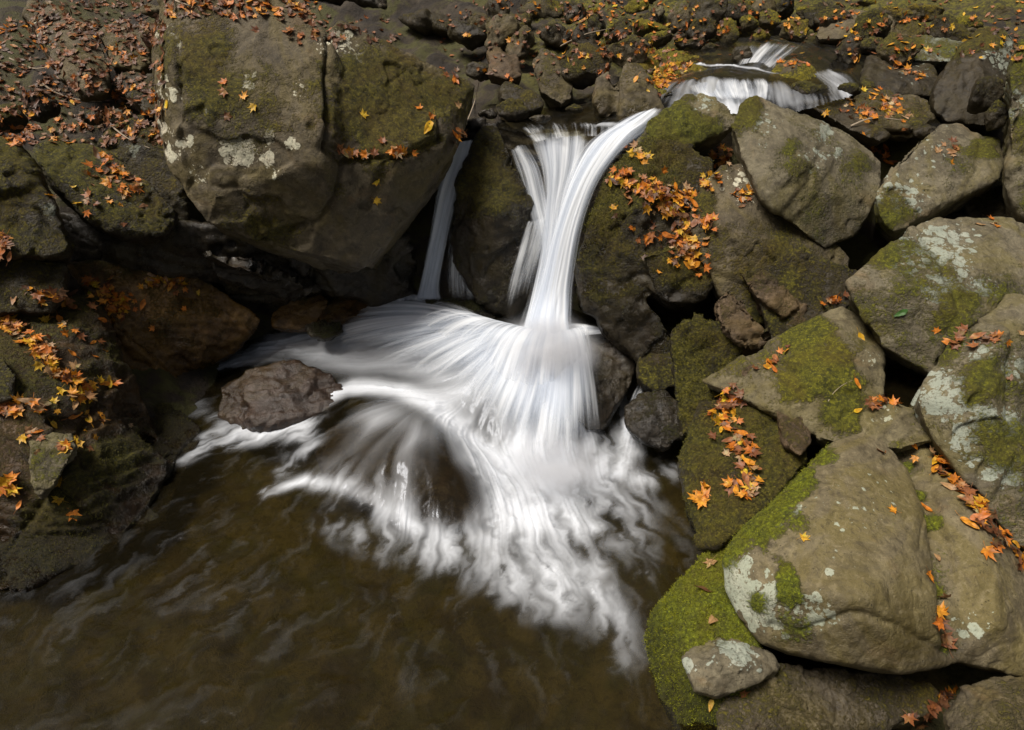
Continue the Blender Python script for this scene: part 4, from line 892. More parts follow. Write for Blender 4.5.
# surface relief: current ridges and swells
GP3 = GP.copy()
sw = fbm(GP, 3.2, 3, 91).reshape(WX.shape)
ridge = blur(sh2, 1) * .6 + sh3 * .9
rel = .0022 * ridge * (1 + 2.0 * D) + .006 * sw + .004 * D * fbm(GP, 18, 2, 95).reshape(WX.shape)
WZ = WH + rel + .02 * D * np.clip(LIC, 0, 2) * .6
Pw = np.stack([WX.ravel(), WY.ravel(), WZ.ravel()], 1)
ny, nx = WX.shape
idx = np.arange(ny * nx).reshape(ny, nx)
Fw = np.stack([idx[:-1, :-1], idx[:-1, 1:], idx[1:, 1:], idx[1:, :-1]], -1).reshape(-1, 4)
# drop the part of the sheet that would run through the cliff or banks far outside the stream
cx_ = WX[:-1, :-1].ravel(); cy_ = WY[:-1, :-1].ravel()
Fw = Fw[~((cy_ > 4.62) & (cx_ > -.15)) & ~(cy_ > 4.8)]
wme = mesh_np('water', Pw, Fw)
set_attr(wme, 'foam', foam.ravel()); set_attr(wme, 'streak', np.clip(.5 + .18 * lace, 0, 1).ravel())

wm = bpy.data.materials.new('stream_water'); g = NT(wm)
fo = g.attr('foam'); stx = g.attr('streak')
pos = g.n('ShaderNodeNewGeometry').outputs['Position']
rip = g.noise(14, 3, .55, pos, .8).outputs[0]
bp = g.n('ShaderNodeBump'); bp.inputs['Strength'].default_value = .3; bp.inputs['Distance'].default_value = .010
g.l(g.math('ADD', rip, g.math('MULTIPLY', stx, .7)), bp.inputs['Height'])
gl = g.n('ShaderNodeBsdfGlossy'); gl.inputs['Roughness'].default_value = .2; g.l(bp.outputs[0], gl.inputs['Normal'])
gl.inputs['Color'].default_value = (.85, .9, 1, 1)
tr = g.n('ShaderNodeBsdfTransparent'); tr.inputs['Color'].default_value = (.60, .54, .36, 1)
murk = g.n('ShaderNodeBsdfDiffuse'); murk.inputs['Color'].default_value = (.018, .014, .005, 1)
mk = g.n('ShaderNodeMixShader'); mk.inputs[0].default_value = .22; g.l(tr.outputs[0], mk.inputs[1]); g.l(murk.outputs[0], mk.inputs[2])
fr = g.n('ShaderNodeFresnel'); fr.inputs['IOR'].default_value = 1.33; g.l(bp.outputs[0], fr.inputs['Normal'])
cl = g.n('ShaderNodeMixShader'); g.l(fr.outputs[0], cl.inputs[0]); g.l(mk.outputs[0], cl.inputs[1]); g.l(gl.outputs[0], cl.inputs[2])
df = g.n('ShaderNodeBsdfDiffuse'); df.inputs['Color'].default_value = (.77, .81, .87, 1)
tl = g.n('ShaderNodeBsdfTranslucent'); tl.inputs['Color'].default_value = (.80, .84, .88, 1)
wh = g.n('ShaderNodeMixShader'); wh.inputs[0].default_value = .3; g.l(df.outputs[0], wh.inputs[1]); g.l(tl.outputs[0], wh.inputs[2])
ms = g.n('ShaderNodeMixShader'); g.l(fo, ms.inputs[0]); g.l(cl.outputs[0], ms.inputs[1]); g.l(wh.outputs[0], ms.inputs[2])
o_ = g.n('ShaderNodeOutputMaterial'); g.l(ms.outputs[0], o_.inputs[0])
water = tag(link('water', wme, wm), kind='structure')

# falling water: curtains of fine strands. Each curtain is a sheet with length fraction v and width fraction u.
fm = bpy.data.materials.new('falling_water'); g = NT(fm)
de = g.attr('dens')
cu = g.n('ShaderNodeAttribute', attribute_name='flow').outputs['Vector']
mp = g.n('ShaderNodeVectorMath', operation='MULTIPLY'); g.l(cu, mp.inputs[0]); mp.inputs[1].default_value = (90, 2.2, 1)
s1 = g.noise(1.0, 3, .6, mp.outputs[0], .25).outputs[0]
mp2 = g.n('ShaderNodeVectorMath', operation='MULTIPLY'); g.l(cu, mp2.inputs[0]); mp2.inputs[1].default_value = (26, 1.1, 1)
s2 = g.noise(1.0, 3, .55, mp2.outputs[0], .3).outputs[0]
mp3 = g.n('ShaderNodeVectorMath', operation='MULTIPLY'); g.l(cu, mp3.inputs[0]); mp3.inputs[1].default_value = (8, .9, 1)
s3 = g.noise(1.0, 2, .5, mp3.outputs[0], .4).outputs[0]
st_ = g.math('ADD', g.math('ADD', g.math('MULTIPLY', s1, .10), g.math('MULTIPLY', s2, .32)), g.math('MULTIPLY', s3, .58))
al = g.math('ADD', g.math('MULTIPLY', g.math('SUBTRACT', st_, .5), 3.0), g.math('SUBTRACT', g.math('MULTIPLY', de, 1.5), .34))
al = g.ramp(al, -.15, 1.05)
al = g.math('MULTIPLY', al, g.ramp(de, 0.0, .22))
df = g.n('ShaderNodeBsdfDiffuse'); wcol = g.mix(g.ramp(st_, .38, .62), (.58, .64, .74), (.86, .89, .92)); g.l(wcol, df.inputs['Color'])
tl = g.n('ShaderNodeBsdfTranslucent'); tl.inputs['Color'].default_value = (.80, .84, .90, 1)
wh = g.n('ShaderNodeMixShader'); wh.inputs[0].default_value = .35; g.l(df.outputs[0], wh.inputs[1]); g.l(tl.outputs[0], wh.inputs[2])
tp = g.n('ShaderNodeBsdfTransparent')
ms = g.n('ShaderNodeMixShader'); g.l(al, ms.inputs[0]); g.l(tp.outputs[0], ms.inputs[1]); g.l(wh.outputs[0], ms.inputs[2])
o_ = g.n('ShaderNodeOutputMaterial'); g.l(ms.outputs[0], o_.inputs[0])

def crom(K, t):
    K = np.asarray(K, float); n = len(K); x = np.clip(np.asarray(t) * (n - 1), 0, n - 1 - 1e-6); i = x.astype(int); f = (x - i)[:, None]
    p0 = K[np.maximum(i - 1, 0)]; p1 = K[i]; p2 = K[np.minimum(i + 1, n - 1)]; p3 = K[np.minimum(i + 2, n - 1)]
    return .5 * (2 * p1 + (p2 - p0) * f + (2 * p0 - 5 * p1 + 4 * p2 - p3) * f ** 2 + (3 * p1 - p0 - 3 * p2 + p3) * f ** 3)
def curtain(secs, dens, nu=60, nv=110, bulge=.05, layers=1, gap=.03, edge=.22, seed=0, wob=.012, name='waterfall', head=.04, tail=.1, upscale=1.0, offset=0.0, fat=1.0):
    """secs: cross sections [(Lx,Ly,LY, Rx,Ry,RY)] going downstream; dens: value(s) along the length"""
    Ls = [tuple(atY(*s[:3])) for s in secs]; Rs = [tuple(atY(*s[3:6])) for s in secs]
    t = np.linspace(0, 1, nv); u = np.linspace(0, 1, nu)
    LL = crom(Ls, t); RR = crom(Rs, t)
    dl = np.interp(t, np.linspace(0, 1, len(dens)), dens)
    Vs, Fs, Ds, Fl = [], [], [], []
    width = np.linalg.norm(RR - LL, axis=1).mean()
    cam_l = np.array([0, 0, H])
    for k in range(layers):
        Pn = LL[:, None] * (1 - u)[None, :, None] + RR[:, None] * u[None, :, None]
        d = cam_l - Pn; d /= np.linalg.norm(d, axis=2, keepdims=True)
        ax = (RR - LL); al_ = np.gradient(.5 * (LL + RR), axis=0)
        nrm = np.cross(ax, al_); nrm /= np.linalg.norm(nrm, axis=1, keepdims=True) + 1e-9
        sg = np.sign((nrm * d[:, nu // 2]).sum(1)); nrm *= sg[:, None]
        UU, TT = np.meshgrid(u, t)
        w3 = np.stack([UU.ravel() * width * 14 + k * 7.7, TT.ravel() * 2.2, np.full(UU.size, seed + k * 3.3)], 1)
        rg = fbm(w3, 1.0, 3, seed + k).reshape(UU.shape)
        amp = np.minimum(1, np.sin(np.pi * np.clip(UU, 0, 1)) * 1.6)
        off = bulge * np.sin(np.pi * UU) * (.3 + .7 * TT) + wob * rg * amp - k * gap + offset
        Pn = Pn + nrm[:, None, :] * off[..., None]
        en = .10 * fbm(np.stack([TT.ravel() * 5, UU.ravel() * 0 + k, UU.ravel() * 0], 1), 1, 2, seed + 5).reshape(UU.shape)
        ed = sstep(0, edge, UU + en * .5) * sstep(0, edge, 1 - UU + en * .5)
        dd = dl[:, None] * ed * sstep(0, head, TT) * sstep(0, tail, 1 - TT) * (.92 ** k)
        dd = dd + .0 * rg
        n0 = sum(len(v) for v in Vs)
        Vs.append(Pn.reshape(-1, 3)); Ds.append(dd.ravel())
        Fl.append(np.stack([UU.ravel() * width * upscale / .5 + k * 3.1 + seed, TT.ravel() * 1.0 + k * 1.7, np.zeros(UU.size)], 1))
        ii = np.arange(nu * nv).reshape(nv, nu) + n0
        Fs.append(np.stack([ii[:-1, :-1], ii[:-1, 1:], ii[1:, 1:], ii[1:, :-1]], -1).reshape(-1, 4))
    me = mesh_np(name, np.concatenate(Vs), np.concatenate(Fs))
    set_attr(me, 'dens', np.concatenate(Ds))
    a = me.attributes.new('flow', 'FLOAT_VECTOR', 'POINT'); a.data.foreach_set('vector', np.concatenate(Fl).astype(np.float32).ravel())
    return tag(link(name, me, fm), kind='structure')

# main fall, right arm: from the notch by the pointed rock, down the slide to the shelf
curtain([(640, 112, 4.8, 668, 108, 4.72), (612, 124, 4.72, 652, 126, 4.62), (578, 150, 4.58, 636, 140, 4.52), (560, 190, 4.44, 606, 176, 4.40), (546, 235, 4.34, 588, 222, 4.28), (532, 280, 4.23, 580, 275, 4.17), (524, 305, 4.15, 579, 303, 4.09), (517, 326, 4.03, 580, 324, 3.99), (511, 346, 3.86, 586, 346, 3.83), (504, 366, 3.66, 590, 366, 3.63), (498, 394, 3.42, 596, 394, 3.40)],
        [.7, .85, .85, .8, .82, .9, .95, .95, .85, .65, .3], layers=3, gap=.035, bulge=.07, seed=1, edge=.34, wob=.025, nv=160, nu=80, tail=.3)
# left arm and its crossing veil
curtain([(520, 128, 4.82, 600, 130, 4.78), (524, 142, 4.7, 598, 148, 4.62), (536, 170, 4.55, 584, 180, 4.48), (540, 205, 4.44, 570, 215, 4.38), (536, 250, 4.34, 566, 255, 4.28), (525, 300, 4.24, 560, 300, 4.2), (515, 335, 4.10, 560, 335, 4.06), (510, 352, 3.85, 562, 352, 3.83)],
        [.3, .6, .62, .66, .7, .75, .8, .6], layers=2, gap=.03, bulge=.05, seed=4, edge=.32, wob=.02, nv=120)
curtain([(505, 150, 4.68, 530, 140, 4.7), (512, 175, 4.58, 548, 165, 4.58), (520, 205, 4.48, 556, 200, 4.46), (530, 235, 4.4, 560, 235, 4.36), (534, 270, 4.32, 560, 270, 4.28)],
        [.35, .5, .5, .5, .4], layers=2, gap=.02, bulge=.03, seed=9, edge=.35)
# loose strands thrown to the left of the main fall
curtain([(522, 222, 4.42, 552, 215, 4.38), (512, 250, 4.36, 548, 245, 4.3), (502, 280, 4.3, 540, 280, 4.24), (494, 318, 4.26, 530, 318, 4.18)],
        [.3, .34, .3, .2], layers=2, gap=.04, bulge=.03, seed=13, edge=.3, tail=.35)
# thin side fall
curtain([(452, 142, 4.72, 478, 138, 4.74), (444, 160, 4.68, 474, 158, 4.68), (434, 195, 4.64, 462, 195, 4.64), (426, 240, 4.6, 450, 240, 4.6), (416, 285, 4.58, 442, 285, 4.58), (410, 302, 4.55, 446, 302, 4.55)],
        [.7, .85, .8, .8, .85, .9], layers=3, gap=.015, bulge=.02, seed=17, edge=.3)
curtain([(448, 225, 4.56, 480, 225, 4.52), (444, 250, 4.54, 480, 250, 4.5), (440, 280, 4.52, 484, 280, 4.46), (440, 306, 4.5, 490, 306, 4.42)], [.2, .34, .34, .3], layers=2, seed=19, edge=.3, tail=.3)
curtain([(385, 296, 4.68, 440, 292, 4.7), (385, 303, 4.58, 450, 300, 4.58), (380, 308, 4.5, 452, 308, 4.48)], [.5, .8, .5], layers=1, seed=21, edge=.3, nv=30, head=.3, tail=.4)
# tongue that shoots right over the dark rock
curtain([(545, 322, 4.12, 540, 345, 4.05), (575, 322, 4.1, 572, 340, 4.04), (595, 325, 4.07, 595, 336, 4.03), (614, 330, 4.04, 614, 333, 4.02)], [.9, .9, .7, .4], layers=1, seed=23, edge=.25, nv=50, nu=24, bulge=.02, tail=.25)
# ramp behind the dark rock at right
curtain([(640, 372, 3.95, 660, 392, 3.8), (628, 392, 3.8, 656, 410, 3.65), (618, 430, 3.55, 650, 440, 3.42), (612, 455, 3.35, 660, 460, 3.25)], [.1, .4, .55, .3], layers=1, seed=25, edge=.35, nv=50, tail=.4, head=.4)

# the fan: water spreading from the foot of the fall over the shelf rock, in radial strands
def fan(ends, dens, z0=.50, layers=2, seed=0, nv=90, nu=150, lift=.10, name='waterfall', src=(500, 584, 334), fade=.35):
    K = []
    for (px, py, z) in ends: p = atz(px, py, z); K.append(tuple(p))
    u = np.linspace(0, 1, nu); t = np.linspace(0, 1, nv)
    E = crom(K, u)
    S = np.array([tuple(atz(src[0] + (src[1] - src[0]) * (1 - q), src[2], z0)) for q in u])
    dn = np.interp(u, np.linspace(0, 1, len(dens)), dens)
    UU, TT = np.meshgrid(u, t)
    Vs, Fs, Ds, Fl = [], [], [], []
    for k in range(layers):
        X_ = S[None, :, :2] + (E - S)[None, :, :2] * (TT ** (.95))[..., None]
        zz = S[None, :, 2] + (E - S)[None, :, 2] * TT ** 1.7
        base = samp(WH, X_[..., 0], X_[..., 1])
        w3 = np.stack([UU.ravel() * 26 + k * 9, TT.ravel() * 1.5, np.full(UU.size, seed + k)], 1)
        rg = fbm(w3, 1, 3, seed).reshape(UU.shape)
        zz = np.maximum(zz, base + .012) + lift * np.sin(np.pi * TT ** .8) * (1 - .45 * k) + .02 * rg * TT + .006
        zz = zz - sstep(.85, 1, TT) * .03
        ex = .5 + .5 * fbm(w3 * np.array([.6, 0, 1]), 1, 3, seed + 30).reshape(UU.shape)     # strands of unequal length
        dd = dn[None, :] * sstep(0, .22, TT) * (1 - sstep(1 - fade - .35 * ex, 1, TT)) * sstep(0, .14, UU) * sstep(0, .10, 1 - UU)
        n0 = sum(len(v) for v in Vs)
        Vs.append(np.stack([X_[..., 0], X_[..., 1], zz], -1).reshape(-1, 3)); Ds.append(dd.ravel())
        Fl.append(np.stack([UU.ravel() * 3.2 + seed + k * 1.3, TT.ravel() * .9 + k, np.zeros(UU.size)], 1))
        ii = np.arange(nu * nv).reshape(nv, nu) + n0
        Fs.append(np.stack([ii[:-1, :-1], ii[:-1, 1:], ii[1:, 1:], ii[1:, :-1]], -1).reshape(-1, 4))
    me = mesh_np(name, np.concatenate(Vs), np.concatenate(Fs))
    set_attr(me, 'dens', np.concatenate(Ds))
    a = me.attributes.new('flow', 'FLOAT_VECTOR', 'POINT'); a.data.foreach_set('vector', np.concatenate(Fl).astype(np.float32).ravel())
    return tag(link(name, me, fm), kind='structure')
fan([(612, 440, .02), (600, 462, 0), (570, 480, 0), (530, 478, 0), (490, 462, .02), (450, 430, .10), (400, 392, .18), (340, 372, .16), (300, 352, .16), (300, 330, .2), (350, 305, .34), (430, 302, .42)],
    [.30, .55, .9, .95, .85, .65, .55, .6, .65, .7, .65, .3], layers=2, seed=41, lift=.09)
fan([(600, 400, .12), (590, 440, .04), (550, 462, .02), (505, 450, .04), (460, 400, .2), (400, 360, .26), (380, 330, .34)],
    [.3, .7, .95, .9, .6, .55, .4], layers=1, seed=47, lift=.16, fade=.5)
# ------------------------------------------------------------------ upstream water: one stepped sheet
def still(pts, z, name='water'):
    """a small quiet puddle"""
    c = sum((atz(px, py, z) for px, py in pts), Vector()) / len(pts)
    V = [tuple(c)]; n = len(pts); NR = 10
    for k in range(1, NR + 1):
        for px, py in pts:
            p = c + (atz(px, py, z) - c) * (k / NR); V.append((p.x, p.y, z + .001 * math.sin(p.x * 90) * math.cos(p.y * 70)))
    bm = bmesh.new(); vs = [bm.verts.new(v) for v in V]
    for i in range(n): bm.faces.new((vs[0], vs[1 + i], vs[1 + (i + 1) % n]))
    for k in range(NR - 1):
        for i in range(n):
            a, b = 1 + k * n, 1 + (k + 1) * n
            bm.faces.new((vs[a + i], vs[b + i], vs[b + (i + 1) % n], vs[a + (i + 1) % n]))
    bmesh.ops.recalc_face_normals(bm, faces=bm.faces[:])
    me = bpy.data.meshes.new(name); bm.to_mesh(me); bm.free()
    set_attr(me, 'foam', np.zeros(len(me.vertices))); set_attr(me, 'streak', np.full(len(me.vertices), .5))
    return tag(link(name, me, wm), kind='structure')
still([(888, 366), (905, 362), (926, 366), (932, 385), (930, 405), (908, 414), (890, 410), (884, 388)], .70)
def py_(px, py, Y): p = atY(px, py, Y); return (p.x, p.y, p.z)
uc = [py_(*a) for a in [(500, 124, 4.88), (560, 128, 4.78), (620, 124, 4.78), (650, 118, 4.8), (520, 112, 5.2), (590, 112, 5.15), (650, 108, 5.05), (590, 98, 5.5), (590, 90, 5.75),
      (676, 100, 5.05), (700, 104, 5.02), (740, 104, 5.02), (775, 102, 5.02), (800, 102, 5.0), (690, 80, 5.14), (715, 80, 5.12), (745, 80, 5.12), (772, 82, 5.12), (700, 76, 5.25), (740, 76, 5.25), (775, 76, 5.25),
      (700, 68, 5.65), (760, 66, 5.6), (670, 66, 5.7), (690, 62, 5.85), (725, 58, 5.9), (715, 49, 6.02), (740, 46, 6.1), (745, 52, 5.98), (770, 70, 5.5), (760, 60, 5.75), (755, 42, 6.2), (790, 46, 6.05), (785, 60, 5.75), (800, 38, 6.6), (750, 38, 6.5), (840, 40, 6.5),
      (855, 52, 6.0), (830, 66, 5.6), (850, 74, 5.45), (842, 88, 5.15), (825, 96, 5.0), (880, 46, 6.3), (895, 36, 6.6), (860, 15, 7.3), (865, 0, 8.0), (855, 120, 4.85), (900, 130, 4.8), (940, 120, 4.85)]]
uf = rbf(uc)
WS = .012
wx = np.arange(-.25, 3.9, WS); wy = np.arange(4.70, 8.0, WS)
WX, WY = np.meshgrid(wx, wy)
WH = blur(uf(WX, WY), 2)
GP = np.stack([WX.ravel(), WY.ravel(), np.zeros(WX.size)], 1)
Hs = blur(uf(WX, WY), 5)
gy, gx = np.gradient(Hs, WS)
slope_ = np.hypot(gx, gy)
ps1 = fbm(GP, 5, 3, 171).reshape(WX.shape); hy, hx = np.gradient(ps1, WS)
U = -gx - .05 + .02 * hy; Vv = -gy - .12 - .02 * hx
nn = np.hypot(U, Vv) + 1e-6; U /= nn; Vv /= nn
n_f = rng.random(WX.shape); n_m = blur(rng.random(WX.shape), 2); n_m = (n_m - n_m.mean()) / n_m.std()
lf = lic(n_f, 20, .014); lm_ = lic(n_m, 22, .016); LIC = .4 * lf + .5 * lm_
D = .55 * sstep(.22, .8, blur(slope_, 2)) * np.clip(.75 + .9 * fbm(GP, 6, 3, 177).reshape(WX.shape), .15, 1)
stroke(D, [(700, 106), (740, 108), (772, 104)], [10, 12, 8], [.6, .8, .5])
stroke(D, [(745, 100), (730, 90)], 20, .4)
stroke(D, [(655, 66), (690, 64), (740, 66), (775, 72)], [3, 4, 4, 5], [.5, .7, .8, .6])
stroke(D, [(665, 112), (656, 120)], [7, 7], [.7, .7]); stroke(D, [(830, 75), (845, 90)], [14, 12], [.5, .5])
stroke(D, [(540, 128), (570, 124), (620, 126), (645, 120)], [5, 5, 5, 6], [.1, .05, .4, .6])
foam = np.clip((D + LIC * (.05 + .22 * np.sqrt(D)) - .10) / .9, 0, 1) * sstep(.02, .15, D)
WZ = WH + .004 * lm_ + .02 * D * np.clip(LIC, 0, 2) * .5
Pw = np.stack([WX.ravel(), WY.ravel(), WZ.ravel()], 1)
# keep only the course of the stream
def inside(poly, x, y):
    c = np.zeros(x.shape, bool); n_ = len(poly)
    for i_ in range(n_):
        x0, y0 = poly[i_]; x1, y1 = poly[(i_ + 1) % n_]
        c ^= ((y0 > y) != (y1 > y)) & (x < (x1 - x0) * (y - y0) / (y1 - y0 + 1e-12) + x0)
    return c
rel = Pw - np.array([0, 0, H]); dzz = rel[:, 1] * CP - rel[:, 2] * SP
qx = 512 + F * rel[:, 0] / dzz; qy = 365 - F * (rel[:, 1] * SP + rel[:, 2] * CP) / dzz
qx = qx + 4 * fbm(GP, 4, 3, 200); qy = qy + 2 * fbm(GP, 4, 3, 201)
keep = inside([(497, 129), (500, 116), (540, 108), (572, 104), (574, 84), (600, 80), (604, 104), (655, 96), (650, 80), (640, 70), (660, 58), (690, 48), (735, 38), (800, 34), (845, 38), (872, 40), (878, 28), (845, 12), (845, -8), (885, -8), (892, 20), (910, 34), (890, 56), (868, 92), (800, 112), (700, 116), (668, 122), (655, 134), (560, 140)], qx, qy)
keep |= inside([(850, 118), (930, 108), (960, 150), (870, 165)], qx, qy)
ny, nx = WX.shape
idx = np.arange(ny * nx).reshape(ny, nx)
Fw = np.stack([idx[:-1, :-1], idx[:-1, 1:], idx[1:, 1:], idx[1:, :-1]], -1).reshape(-1, 4)
Fw = Fw[keep[Fw].all(1)]
used = np.unique(Fw); rem = -np.ones(len(Pw), int); rem[used] = np.arange(len(used))
ume = mesh_np('water', Pw[used], rem[Fw])
set_attr(ume, 'foam', foam.ravel()[used]); set_attr(ume, 'streak', np.clip(.5 + .2 * LIC, 0, 1).ravel()[used])
tag(link('water', ume, wm), kind='structure')
curtain([(500, 122, 4.86, 648, 120, 4.80), (510, 132, 4.76, 648, 128, 4.70), (520, 146, 4.66, 642, 140, 4.58)], [.1, .3, .3], layers=1, seed=63, nv=40, nu=90, head=.5, edge=.15)
curtain([(690, 77, 5.22, 774, 77, 5.20), (686, 84, 5.13, 778, 84, 5.10), (690, 94, 5.07, 778, 94, 5.04), (700, 104, 5.0, 774, 104, 4.97)], [.3, .5, .58, .7], layers=1, bulge=.03, seed=67, nv=50, head=.35, edge=.15, tail=.25)
curtain([(745, 42, 6.15, 812, 42, 6.15), (742, 50, 5.95, 800, 50, 5.95), (738, 60, 5.75, 785, 62, 5.70), (735, 68, 5.62, 775, 72, 5.5)], [.2, .38, .45, .5], layers=1, seed=71, nv=50, head=.3)

# spray hanging over the foot of the fall
def mist(px, py, Y, rad, dens):
    c = atY(px, py, Y)
    bm = bmesh.new(); bmesh.ops.create_icosphere(bm, subdivisions=3, radius=1.0)
    for v in bm.verts: v.co = Vector((v.co.x * rad[0], v.co.y * rad[1], v.co.z * rad[2]))
    me = bpy.data.meshes.new('mist'); bm.to_mesh(me); bm.free()
    m = bpy.data.materials.new('spray_mist'); g = NT(m)
    tc = g.n('ShaderNodeTexCoord').outputs['Object']
    dv = g.n('ShaderNodeVectorMath', operation='DIVIDE'); g.l(tc, dv.inputs[0]); dv.inputs[1].default_value = rad
    ln = g.n('ShaderNodeVectorMath', operation='LENGTH'); g.l(dv.outputs[0], ln.inputs[0])
    f = g.ramp(ln.outputs['Value'], .1, 1.0, 1, 0)
    nz = g.noise(5, 2, .5, tc).outputs[0]
    f = g.math('MULTIPLY', g.math('MULTIPLY', f, f), g.math('MULTIPLY', g.ramp(nz, .25, .7), dens))
    v = g.n('ShaderNodeVolumePrincipled'); v.inputs['Color'].default_value = (.96, .97, 1, 1); g.l(f, v.inputs['Density']); v.inputs['Anisotropy'].default_value = .2
    o = g.n('ShaderNodeOutputMaterial'); g.l(v.outputs[0], o.inputs['Volume'])
    ob = link('mist', me, m); ob.location = c
    tag(ob, 'soft white spray hanging at the foot of the main fall', 'spray', None, 'stuff')
mist(545, 352, 3.78, (.46, .42, .30), 30.0)
mist(552, 465, 3.12, (.52, .45, .18), 11.0)

# ------------------------------------------------------------------ fallen leaves
dg = bpy.context.evaluated_depsgraph_get()
_V, _F = [], []
off = 0
for ob in ROCKS + [ground]:
    me = ob.data; n = len(me.vertices)
    v = np.empty(n * 3, dtype=np.float32); me.vertices.foreach_get('co', v); v = v.reshape(-1, 3) + np.array(ob.location, dtype=np.float32)
    _V.append(v)
    lt = np.empty(len(me.loops), dtype=np.int32); me.loops.foreach_get('vertex_index', lt)
    ls = np.empty(len(me.polygons), dtype=np.int32); me.polygons.foreach_get('loop_start', ls)
    lc_ = np.empty(len(me.polygons), dtype=np.int32); me.polygons.foreach_get('loop_total', lc_)
    for k in (3, 4):
        s_ = ls[lc_ == k]
        if len(s_): _F += (np.stack([lt[s_ + j] for j in range(k)], 1) + off).tolist()
    off += n
bvh = BVHTree.FromPolygons(np.concatenate(_V).tolist(), _F)
del _V, _F
EYE = Vector((0, 0, H))
LC = {  # colour name: three tones
    'orange': [(.60, .19, .012), (.50, .14, .012), (.66, .27, .02)],
    'rust': [(.25, .085, .025), (.17, .058, .020), (.33, .12, .035)],
    'yellow': [(.62, .34, .015), (.56, .26, .012), (.66, .40, .03)],
    'brown': [(.13, .055, .022), (.09, .04, .02), (.19, .09, .04)],
    'tan': [(.40, .23, .10), (.33, .17, .07), (.44, .28, .15)],
    'green': [(.045, .12, .02)],
}
_lm = {}
def leaf_mat(cn, k):
    if (cn, k) in _lm: return _lm[(cn, k)]
    c = LC[cn][k]
    m = bpy.data.materials.new('leaf_' + cn); g = NT(m)
    pos = g.n('ShaderNodeNewGeometry').outputs['Position']
    n1 = g.noise(40, 4, .6, pos).outputs[0]
    cc = g.mix(g.ramp(n1, .4, .7), c, tuple(x * .5 for x in c))
    cc = g.mix(g.ramp(g.noise(18, 3, .6, pos).outputs[0], .52, .7, 0, .6), cc, (c[0] * 1.15, c[1] * 1.9, c[2] * 1.6))
    cc = g.mix(g.math('MULTIPLY', g.attr('vein'), .45), cc, tuple(x * .45 for x in c))
    b = g.n('ShaderNodeBsdfPrincipled'); g.l(cc, b.inputs['Base Color']); b.inputs['Roughness'].default_value = .55
    t = g.n('ShaderNodeBsdfTranslucent'); g.l(cc, t.inputs['Color'])
    x = g.n('ShaderNodeMixShader'); x.inputs[0].default_value = .2; g.l(b.outputs[0], x.inputs[1]); g.l(t.outputs[0], x.inputs[2])
    o = g.n('ShaderNodeOutputMaterial'); g.l(x.outputs[0], o.inputs[0])
    _lm[(cn, k)] = m; return m
LOBES = [0, 28, 52, 78, 98, 122, 146, 180]
def leaf_geo(kind, R):
    """flat unit leaf (tip towards +Y), then curled; returns verts, faces, vein values"""
    if kind == 'maple':
        prof = [(0, 1.0), (9, .72), (14, .60), (20, .63), (27, .46), (38, .60), (50, .92), (58, .66), (70, .56), (80, .42), (92, .60), (104, .70), (116, .44), (135, .36), (158, .30), (176, .12)]
        prof = [(a, r * R.uniform(.9, 1.1)) for a, r in prof]
    else:
        prof = [(0, 1.0), (8, .82), (18, .62), (32, .50), (50, .42), (75, .38), (100, .40), (130, .50), (155, .66), (172, .8)]
        prof = [(a, r * R.uniform(.97, 1.03) * (1 if kind == 'oval' else .8)) for a, r in prof]
    ring = [(a, r) for a, r in prof] + [(360 - a, r * R.uniform(.92, 1.08)) for a, r in prof[1:][::-1]]
    n = len(ring); V = [(0, 0)]; vein = [1.0]
    for fr in (.33, .68, 1.0):
        for a, r in ring:
            q = math.radians(a); V.append((math.sin(q) * r * fr, math.cos(q) * r * fr))
            vein.append(max(0, 1 - min(abs(((a + 180) % 360) - 180), abs(a - 50), abs(a - 310), abs(a - 104), abs(a - 256)) / 7.0) if kind == 'maple' else max(0, 1 - min(a, 360 - a) / 5.0))
    F_ = [(0, 1 + i, 1 + (i + 1) % n) for i in range(n)]
    for k in range(2):
        b0, b1 = 1 + k * n, 1 + (k + 1) * n
        F_ += [(b0 + i, b1 + i, b1 + (i + 1) % n, b0 + (i + 1) % n) for i in range(n)]
    cx, cy_ = R.uniform(-.2, .9), R.uniform(-.4, .9); tw = R.uniform(-.5, .5); ph = R.uniform(0, 6)
    out = []
    for x, y in V:
        z = cx * x * x * .55 + cy_ * y * y * .30 + tw * x * y * .5 + .06 * math.sin(x * 6 + ph) * math.cos(y * 5)
        z += .05 * math.exp(-abs(x) * 9) * -1
        out.append((x * .92, y, z))
    # stalk
    base = len(out); L_ = R.uniform(.5, .9); bx_ = R.uniform(-.3, .3)
    y0 = -.12 if kind == 'maple' else -.8
    for i in range(4):
        f = i / 3; x = bx_ * f * f; y = y0 - L_ * f; z = .05 + .12 * f
        out += [(x - .016, y, z), (x + .016, y, z)]; vein += [1, 1]
    F_ += [(base + 2 * i, base + 2 * i + 1, base + 2 * i + 3, base + 2 * i + 2) for i in range(3)]
    return out, F_, vein
LG = []
for i in range(10):
    LG.append(leaf_geo('maple' if i < 7 else ('oval' if i < 9 else 'slim'), random.Random(100 + i)))
_lmesh = {}
def leaf_mesh(gi, cn, k):
    key = (gi, cn, k)
    if key not in _lmesh:
        V, F_, ve = LG[gi]
        me = bpy.data.meshes.new('leaf'); me.from_pydata(V, [], F_)
        me.polygons.foreach_set('use_smooth', [True] * len(me.polygons)); set_attr(me, 'vein', ve)
        me.materials.append(leaf_mat(cn, k)); _lmesh[key] = me
    return _lmesh[key]
LEAVES = []   # dict(pos, mat4, size, gi, colour, tone, label, group)
